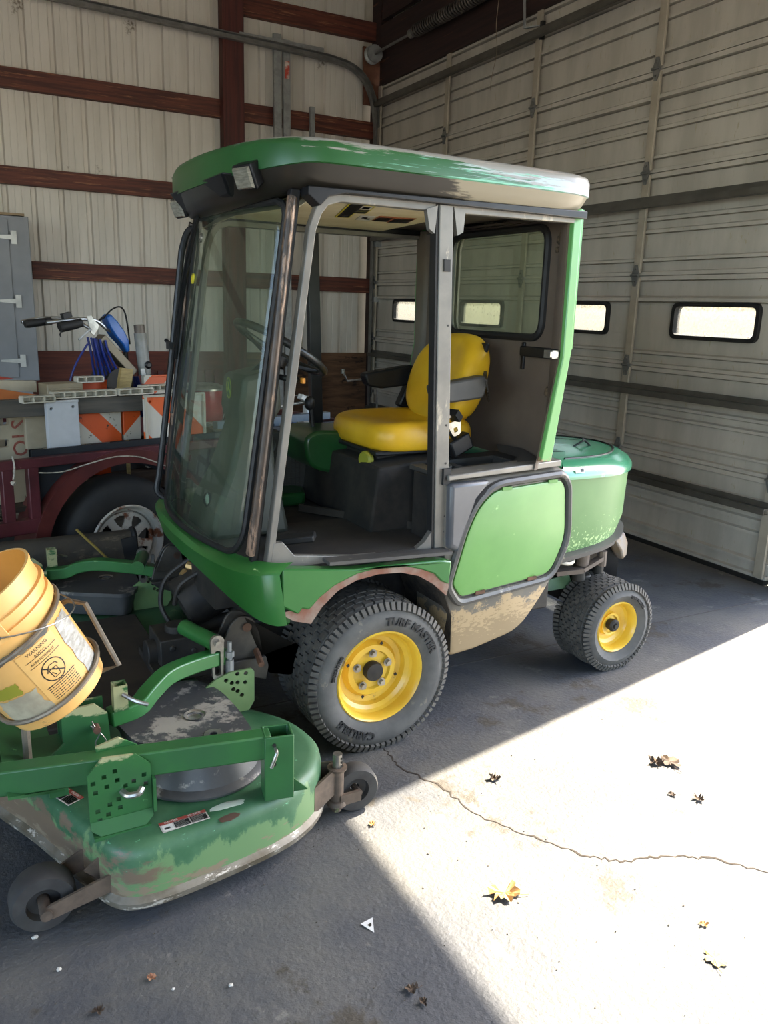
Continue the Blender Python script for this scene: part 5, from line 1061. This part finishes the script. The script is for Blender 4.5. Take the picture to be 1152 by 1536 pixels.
b = MB(); b.box((.345, .064, 1.11), (.37, .012, .012)); b.box((.172, .064, .985), (.012, .012, .25)); b.box((.53, .064, .985), (.012, .012, .25)); b.split('edging', mat('frame_cream', '#b5ae9c'), pC)
b = MB(); hs = [rrect(-.535, -.47, .985, 1.02, .012), rrect(-.535, -.475, .875, .915, .014)]
b.prism(rrect(-.68, -.385, .59, 1.035, .02, 3), (0, .25, 0), (1, 0, 0), (0, 0, 1), (0, .03, 0), hs)
sio = tobj(b, 'stencilled_board', m_cream, 'off-white plastic board with red stencilled letters and cut-outs', 'board')
b = MB()
for ch_, zz in (('S', .985), ('I', .925), ('O', .865)): b.text(ch_, .105, lambda x, y, z: (-.428 + y, .2485 - z * .2, zz - x), .001, bold=.001)
b.build('lettering', mat('stencil_red', '#7d3328', '#8f5a4c', scale=40), sio, smooth=0)
b = MB(); b.box((-.20, .165, 1.072), (1.55, .04, .085), (0, R(.8), 0)); tobj(b, 'weathered_plank', mat('grey_plank', '#45433e', '#57524a', rough=.85, scale=4, stretch=(.6, 5, 8), wear=(('#a86a62', .72, 6, (1, 1, 1), (0, 0, 0, 0)),)), 'weathered grey plank lying along the trailer rail', 'plank', bevel=.004)
b = MB(); b.box((-.9, .165, .805), (.05, .04, .42)); b.box((.5, .165, .805), (.05, .04, .42)); b.split('stake', m_mar, trl)
def channel(s0, s1, o_, z, label, m_=None, w_=.05):
    b = MB(); L_ = s1 - s0; b.box(((s0 + s1) / 2, o_, z), (L_, w_, .006)); b.box(((s0 + s1) / 2, o_, z + .028), (L_, w_, .006))
    n_ = max(2, int(L_ / .05))
    for k in range(n_ + 1): b.box((s0 + L_ * k / n_, o_, z + .014), (.006, w_, .026))
    b.box(((s0 + s1) / 2, o_ + w_ / 2 - .003, z + .014), (L_, .005, .026))
    return tobj(b, 'hollow_plastic_slat', m_ or mat('slat_white', '#bdb7a6', '#aba593', rough=.5, scale=8), label, 'slat')
channel(-.455, -.30, .11, 1.108, 'left short end-cut plastic slat lying on the plank'); channel(-.295, .035, .14, 1.118, 'longest hollow plastic slat lying on the plank'); channel(.045, .24, .125, 1.120, 'hollow plastic slat on the plank just left of the cab'); channel(.20, .52, .17, 1.128, 'hollow plastic slat behind the top of the clean striped panel'); channel(.02, .17, .55, 1.15, 'short pale slat behind the tan case on the trailer')
# items behind the plank
b = MB(); b.prism([(-.55, 1.02), (-.17, 1.02), (-.17, 1.085), (-.55, 1.165)], (0, .52, 0), (1, 0, 0), (0, 0, 1), (0, .04, 0)); tobj(b, 'orange_wedge_panel', mat('faded_orange', '#b8692e', '#a85d28', rough=.5, scale=4), 'faded orange panel slanting at the left end of the load', 'barricade')
b = MB(); b.prism([(-.62, 1.14), (-.18, 1.10), (-.18, 1.16), (-.62, 1.185)], (0, .60, 0), (1, 0, 0), (0, 0, 1), (0, .04, 0)); b.box((-.42, .62, .87), (.1, .04, .55)); tobj(b, 'cream_panel', m_cream, 'cream panel behind the faded orange one', 'barricade')
b = MB(); b.prism([(-.75, 1.14), (-.25, 1.165), (-.3, 1.175), (-.75, 1.24)], (0, .72, 0), (1, 0, 0), (0, 0, 1), (0, .04, 0)); b.box((-.5, .74, .88), (.1, .03, .58)); tobj(b, 'hazard_sign', mat('sign_red', '#9a2f1a', rough=.5), 'dark red-orange sign edge by the grey cabinet', 'sign')
b = MB(); b.box((-.065, .56, .87), (.20, .12, .56)); b.box((-.065, .495, 1.12), (.17, .01, .015)); tobj(b, 'tan_case', mat('case_tan', '#9a8c70', '#8a7d63', rough=.5), 'tan moulded case with a long grip slot, on the trailer', 'case', bevel=.01)
panel(.04, .225, .60, 1.15, .60, stripe_mat('back_stripes', '#c24a18', '#aeb0b2', (.707, 0, .707), .42, .05, dirt=.75), 'orange and grey corner of a barricade below the blue hoses')
panel(.47, .72, .60, 1.165, .62, m_sB, 'orange and white barricade panel just behind the cab grab bar')
# walk-behind striping machine with handlebars and blue hose coil
mc = tthing('walk_behind_machine', 'walk-behind machine with black grips, blue cover and chrome handlebar on the trailer', 'machine')
O8 = .80
def P8(s_, z_, d=0): return (s_, O8 + d, z_)
b = MB(); b.tube(smooth_pts([P8(-.02, 1.462), P8(.08, 1.475), P8(.20, 1.485), P8(.28, 1.475), P8(.34, 1.43), P8(.40, 1.40), P8(.45, 1.32)]), .011, 10); b.tube(smooth_pts([P8(-.02, 1.455, .35), P8(.12, 1.48, .35), P8(.27, 1.47, .3), P8(.36, 1.41, .2)]), .011, 10); b.build('handlebar', m_steel, mc)
b = MB(); b.tube([P8(-.12, 1.452, .05), P8(-.10, 1.455, .05), P8(-.02, 1.465, .05), P8(.03, 1.472, .05)], [.020, .024, .022, .022], 12); b.build('grip', m_rub, mc)
b = MB(); b.tube([P8(.02, 1.438, -.08), P8(.04, 1.445, -.08), P8(.10, 1.455, -.08), P8(.15, 1.468, -.08)], [.028, .030, .027, .024], 12); b.build('grip', m_rub, mc)
b = MB(); b.tube([P8(.03, 1.43, -.09), P8(.015, 1.40, -.09), P8(.02, 1.39, -.09)], .004, 6); b.box(P8(.09, 1.505, -.02), (.05, .04, .03), (0, R(-15), 0)); b.build('lever', m_black, mc)
b = MB(); b.prism([(.165, 1.505), (.19, 1.51), (.215, 1.475), (.235, 1.455), (.225, 1.43), (.20, 1.40), (.185, 1.41), (.175, 1.46)], P8(0, 0, -.12), (1, 0, 0), (0, 0, 1), (0, .008, 0)); b.cyl(P8(.18, 1.435, -.13), P8(.10, 1.375, -.14), .007, 8); b.build('brake_plate', mat('zinc_white', '#c9cac6', '#9a9b98', rough=.35, metal=.5, scale=20), mc)
b = MB(); b.bar(P8(.27, 1.385, -.04), P8(.47, 1.17, -.04), .05, .085, (0, 1, 0)); b.cyl(P8(.385, 1.30, -.07), P8(.385, 1.30, -.06), .012, 8); b.build('handle_channel', mat('warm_grey_metal', '#6d6657', '#5d574b', rough=.4, metal=.4), mc, bevel=.004)
b = MB(); b.loft([[P8(.33, 1.50, -.03), P8(.355, 1.52, -.03), P8(.355, 1.52, .05), P8(.33, 1.50, .05)], [P8(.345, 1.44, -.04), P8(.395, 1.475, -.04), P8(.395, 1.475, .06), P8(.345, 1.44, .06)], [P8(.38, 1.385, -.04), P8(.435, 1.42, -.04), P8(.435, 1.42, .06), P8(.38, 1.385, .06)], [P8(.42, 1.34, -.04), P8(.46, 1.365, -.04), P8(.46, 1.365, .05), P8(.42, 1.34, .05)], [P8(.45, 1.29, -.02), P8(.475, 1.30, -.02), P8(.475, 1.30, .03), P8(.45, 1.29, .03)]]); b.build('cover', mat('machine_blue', '#1d5fae', '#184f93', rough=.3), mc, bevel=.008)
b = MB(); b.tube(smooth_pts([P8(.33, 1.50), P8(.38, 1.545), P8(.43, 1.56), P8(.46, 1.53), P8(.475, 1.45), P8(.485, 1.34)]), .005, 6); b.tube(smooth_pts([P8(.28, 1.46), P8(.31, 1.49), P8(.35, 1.51)]), .007, 6); b.build('cable', m_black, mc)
b = MB(); b.cyl(P8(.36, 1.12, -.10), P8(.36, 1.12, .12), .085, 22); b.box(P8(.36, .92, 0), (.16, .2, .36)); b.cyl(P8(.46, 1.38, .02), P8(.47, 1.16, .02), .014, 10); b.box(P8(.30, .69, .04), (.5, .30, .2)); b.build('motor', m_gut, mc)
m_hose = mat('blue_hose', '#1e2f78', '#182560', rough=.35)
hc = tthing('hose_coil', 'bundle of dark blue hose hanging in loops from the machine handle', 'hose')
for k in range(9):
    b = MB(); x0 = .195 + .011 * k; x1 = .235 + .020 * k; d = -.05 - .02 * (k % 3)
    b.tube(smooth_pts([P8(x0, 1.385 - .002 * k, d), P8(x0 + .01, 1.30, d - .01), P8((x0 + x1) / 2 + .005, 1.2, d), P8(x1, 1.08, d), P8(x1 + .01, 1.0, d), P8(x1 + .02, .85, d)], 3), .007, 7); b.build('hose_loop', m_hose, hc)
b = MB(); b.tube(smooth_pts([P8(.17, 1.35, -.1), P8(.10, 1.25, -.1), P8(.055, 1.15, -.1), P8(.03, 1.0, -.1)], 4), .006, 7); b.build('hose_tail', m_hose, hc)
b = MB()
for k in range(5): b.tube(smooth_pts([P8(.45 + .012 * k, 1.15, -.05), P8(.46 + .014 * k, 1.05, -.06), P8(.47 + .012 * k, .9, -.06)], 3), .007, 6)
b.build('hose_loop', m_hose, hc)
jk = tthing('trailer_jack', 'grey steel tube jack with a bare metal cap standing in the trailer load', 'jack')
b = MB(); b.cyl(P8(.522, 1.41, -.06), P8(.545, 1.16, -.06), .037, 20); b.cyl(P8(.545, 1.16, -.06), P8(.56, .62, -.06), .024, 16); b.build('tube', mat('jack_grey', '#8b8c89', '#77776f', rough=.45, scale=8), jk)
b = MB(); b.cyl(P8(.518, 1.458, -.06), P8(.522, 1.41, -.06), .032, 20); b.build('cap', mat('cap_metal', '#7a7066', '#5d554d', rough=.5, metal=.5), jk)
b = MB(); b.lathe([(.0, 0), (.022, 0), (.024, .01), (.012, .02), (0, .02)], P8(.548, 1.22, -.09), (0, -1, 0), 16); b.build('bolt', m_black, jk)
b = MB(); b.prism([(.49, 1.20), (.515, 1.20), (.555, 1.04), (.515, 1.03)], P8(0, 0, -.11), (1, 0, 0), (0, 0, 1), (0, .01, 0)); jp = b.build('bracket', m_galv, jk)
b = MB(); b.prism([(.522, 1.155), (.535, 1.15), (.56, 1.04), (.53, 1.035)], P8(0, 0, -.112), (1, 0, 0), (0, 0, 1), (0, .001, 0)); b.build('sticker', m_white, jp)
b = MB(); b.loft([[(.335, .42, 1.17), (.40, .42, 1.165), (.40, .45, 1.165), (.335, .45, 1.17)], [(.35, .40, 1.19), (.40, .40, 1.19), (.40, .43, 1.19), (.35, .43, 1.19)], [(.325, .41, 1.10), (.375, .41, 1.095), (.375, .44, 1.095), (.325, .44, 1.10)]][:0] or [[(.27, .5, 1.225), (.34, .5, 1.215), (.34, .53, 1.215), (.27, .53, 1.225)], [(.25, .49, 1.16), (.325, .49, 1.15), (.325, .52, 1.15), (.25, .52, 1.16)], [(.245, .5, 1.10), (.31, .5, 1.09), (.31, .53, 1.09), (.245, .53, 1.10)]])
b.box((.29, .515, .85), (.02, .012, .53)); tobj(b, 'wooden_tag', mat('tag_tan', '#a58f5a', '#8a7648', rough=.6, scale=10, stretch=(1, 1, 6)), 'curled tan strip sticking up between the slats', 'strip')
rc = tthing('red_metal_can', 'red metal can with a dented silver lid and wire bail, seen through the windscreen', 'can')
b = MB(); b.lathe([(0, 0), (.115, 0), (.12, .01), (.12, .25), (.118, .26)], (1.07, .9, .78), (0, 0, 1), 32); b.cyl((1.07, .9, .6), (1.07, .9, .78), .10, 20); b.build('body', mat('can_red', '#b01f26', '#96191f', rough=.3, scale=4), rc)
b = MB(); b.lathe([(.0, .295), (.09, .29), (.125, .275), (.135, .262), (.135, .25), (.12, .25)], (1.07, .9, .78), (0, 0, 1), 32); b.build('lid', m_steel, rc)
b = MB(); b.tube(smooth_pts([(1.17, .80, 1.02), (1.15, .77, .92), (1.12, .77, .82)]), .003, 6); b.build('bail', m_steel, rc)
b = MB(); b.box((.88, .5, .72), (.22, .3, .26)); tobj(b, 'cardboard_box', mat('cardboard', '#6d5538', '#5c472f', rough=.85), 'brown box with crumpled foil on it, seen through the windscreen', 'box')
b = MB()
for k in range(14): b.blob((.80 + .015 * k + rnd.uniform(-.01, .01), .40 + rnd.uniform(-.02, .12), .865), .022, (1.3, 1, .5), .5, 1, seed=k)
tobj(b, 'crumpled_foil', mat('foil', '#8f9290', '#5f6260', rough=.35, metal=.6, scale=30), 'crumpled grey foil heaped on the brown box', 'foil', smooth=0)
# clamps and tubes glimpsed through the cab
cl = tthing('clamp_assembly', 'white-painted clamp and chrome bars seen between steering post and seat', 'clamp')
b = MB(); b.cyl((1.33, .5, .93), (1.62, .5, .955), .010, 10); b.cyl((1.33, .5, .76), (1.33, .5, 1.02), .009, 10); b.cyl((1.45, .5, 1.01), (1.7, .5, .99), .003, 6); b.build('bar', m_steel, cl)
b = MB(); b.bar((1.56, .48, 1.0), (1.68, .48, .94), .05, .035); b.box((1.63, .48, .90), (.05, .05, .07)); b.box((1.63, .49, .69), (.03, .03, .21)); b.prism([(1.57, .80), (1.68, .80), (1.655, .88), (1.60, .88)], (0, .46, 0), (1, 0, 0), (0, 0, 1), (0, .06, 0)); b.build('clamp_body', mat('clamp_white', '#d9d9d2', '#b5b5ae', rough=.4, scale=12), cl, bevel=.004)
b = MB(); b.cyl((1.67, .46, 1.0), (1.72, .46, .98), .02, 8); b.bar((1.69, .45, 1.03), (1.70, .45, .95), .012, .012); b.build('wing_nut', m_gut, cl)
b = MB(); b.box((1.44, .40, .61), (.06, .06, .05)); b.box((1.44, .40, .74), (.03, .03, .24)); b.box((1.44, .40, .865), (.16, .05, .035)); tobj(b, 'blue_tool', mat('tool_blue', '#2946a8', rough=.4), 'small blue tool lying by the white clamp', 'tool')
b = MB(); b.box((1.2, .29, .885), (.9, .05, .045)); b.box((1.2, .29, .73), (.04, .04, .27)); tobj(b, 'grey_bar', mat('bar_bluegrey', '#5d6872', '#6b747b', rough=.5), 'blue-grey metal bar lying along the trailer rail behind the cab', 'bar')
rd = thing('bent_steel_rod', 'thin bent bright rod near the door track, seen under the far armrest', 'rod', (3.5, 6.9, .0))
b = MB(); b.tube([(-.25, 0, 1.02), (-.20, 0, .93), (.0, 0, .95), (.10, 0, 1.02), (.12, 0, .92), (.12, 0, .0)], .010, 8); b.cyl((-.25, 0, 1.04), (-.25, 0, 1.0), .02, 8); b.build('rod', m_steel, rd)

# ================================================================ LITTER ON THE SLAB
m_leaf = mat('dry_leaf', '#8d6b3c', '#c8a468', rough=.8, scale=14); m_leafd = mat('dark_leaf', '#3a2f26', '#5c4937', rough=.85, scale=20)
def leaf(x, y, r_, m_, label, seed, lobes=7, curl=.25, name='dry_leaf', group=None):
    q_ = random.Random(seed); b = MB(); n_ = 28; ctr = (0, 0, r_ * .12); out = []
    for k in range(n_):
        a = 2 * math.pi * k / n_; rr_ = r_ * (.55 + .45 * abs(math.sin(a * lobes / 2 + seed))) * q_.uniform(.8, 1.1); out.append((rr_ * math.cos(a), rr_ * math.sin(a) * .8, r_ * curl * q_.uniform(0.02, 1.1)))
    mid_ = [(p[0] * .5, p[1] * .5, r_ * .06 + p[2] * .25) for p in out]
    vs_ = [ctr] + mid_ + out; fs_ = [[0, 1 + k, 1 + (k + 1) % n_] for k in range(n_)] + [[1 + k, 1 + n_ + k, 1 + n_ + (k + 1) % n_, 1 + (k + 1) % n_] for k in range(n_)]
    b.add(vs_, fs_); b.tube([(0, 0, r_ * .1), (-r_ * .7, r_ * .4, r_ * .1), (-r_ * 1.3, r_ * .5, .004)], r_ * .025, 5)
    o = b.build(name, m_, None, loc=(x, y, .002), rot=(0, 0, seed), smooth=25); return tag(o, label, 'leaf', group)
leaf(1.261, 1.535, .05, m_leaf, 'large crumpled tan leaf lying on the sunlit concrete', 3, 6, .42)
leaf(1.574, 2.02, .024, m_leafd, 'small dark leaf on the sunlit floor nearest the front tire', 5, 5, .9)
leaf(2.233, 1.831, .05, m_leafd, 'long dark curled leaf at the right of the sunlit floor', 8, 4, .25); leaf(2.18, 1.85, .03, m_leafd, 'small dark leaf touching the long curled one', 2, 5, .7)
leaf(2.143, 1.62, .022, m_leafd, 'small round dark leaf just below the long curled leaf', 11, 6, .8); leaf(2.08, 1.68, .016, m_leafd, 'tiny sliver of leaf between the two dark leaves', 12, 2, .5)
leaf(1.609, 1.102, .035, mat('pale_leaf', '#a8904f', '#8f7a45', rough=.8, scale=30), 'flat olive leaf scrap at the lower right of the sunlit floor', 14, 5, .15); leaf(1.682, 1.20, .014, m_leaf, 'tiny tan leaf bit above the olive scrap', 15, 5, .5)
leaf(.859, 1.363, .02, m_leafd, 'dark narrow leaf scrap in the shade by the light edge', 16, 3, .6); leaf(.865, 1.319, .014, m_leafd, 'smallest dark scrap next to the narrow leaf in the shade', 17, 3, .6)
leaf(.306, 1.67, .014, mat('rust_leaf', '#8a5a40', '#a88a6a', rough=.8, scale=30), 'rust-brown leaf bit on the shaded floor below the deck', 18, 5, .8); leaf(.176, 1.631, .016, m_leafd, 'dark twiggy bit at the bottom left of the floor', 19, 3, .8)
leaf(1.065, 1.977, .014, m_leaf, 'tan leaf bit right on the shadow corner by the caster', 20, 5, .7)
b = MB(); b.prism([(-.02, .016), (.018, .02), (.0, -.024)], (0, 0, .003), (1, 0, .05), (0, 1, .1), (0, 0, .001)); sc = b.build('paper_scrap', mat('scrap_white', '#c9c9c6'), None, loc=(.862, 1.593, 0)); tag(sc, 'white triangular paper scrap on the shaded floor', 'paper')
b = MB(); b.prism([(-.006, .004), (.006, .006), (.004, -.002), (-.002, -.004)], (0, 0, .0045), (1, 0, .05), (0, 1, .1), (0, 0, .0006)); b.build('print', m_dblk, sc)
for i, (x, y, r_, lab) in enumerate(((.067, 1.933, .0075, 'white pebble on the floor left below the roller wheel'), (.109, 1.798, .006, 'white pebble at the lower left edge of the floor'), (.471, 1.567, .006, 'pale pebble in the shaded floor right of the rust leaf'), (.345, 1.618, .004, 'tiny pale crumb near the pale pebble'))):
    b = MB(); b.blob((0, 0, r_ * .6), r_, (1, .8, .7), .25, 2, seed=i); o = b.build('pebble', mat('pebble_white', '#c3bfb6', '#9a958b', rough=.8, scale=80), None, loc=(x, y, 0)); tag(o, lab, 'pebble')
b = MB()
for k in range(130):
    if k % 3: x, y = rnd.uniform(.05, 1.3), rnd.uniform(.9, 2.1)
    else: x, y = rnd.uniform(1.1, 2.6), rnd.uniform(1.0, 2.3)
    b.blob((x, y, .0015), rnd.uniform(.001, .0032), (1, rnd.uniform(.6, 1), .7), .3, 1, seed=k)
g_ = b.build('grit', mat('grit', '#6b645a', '#3a342c', rough=.9, scale=200)); tag(g_, 'scattered grit and crumbs over the concrete floor', 'grit', None, 'stuff')
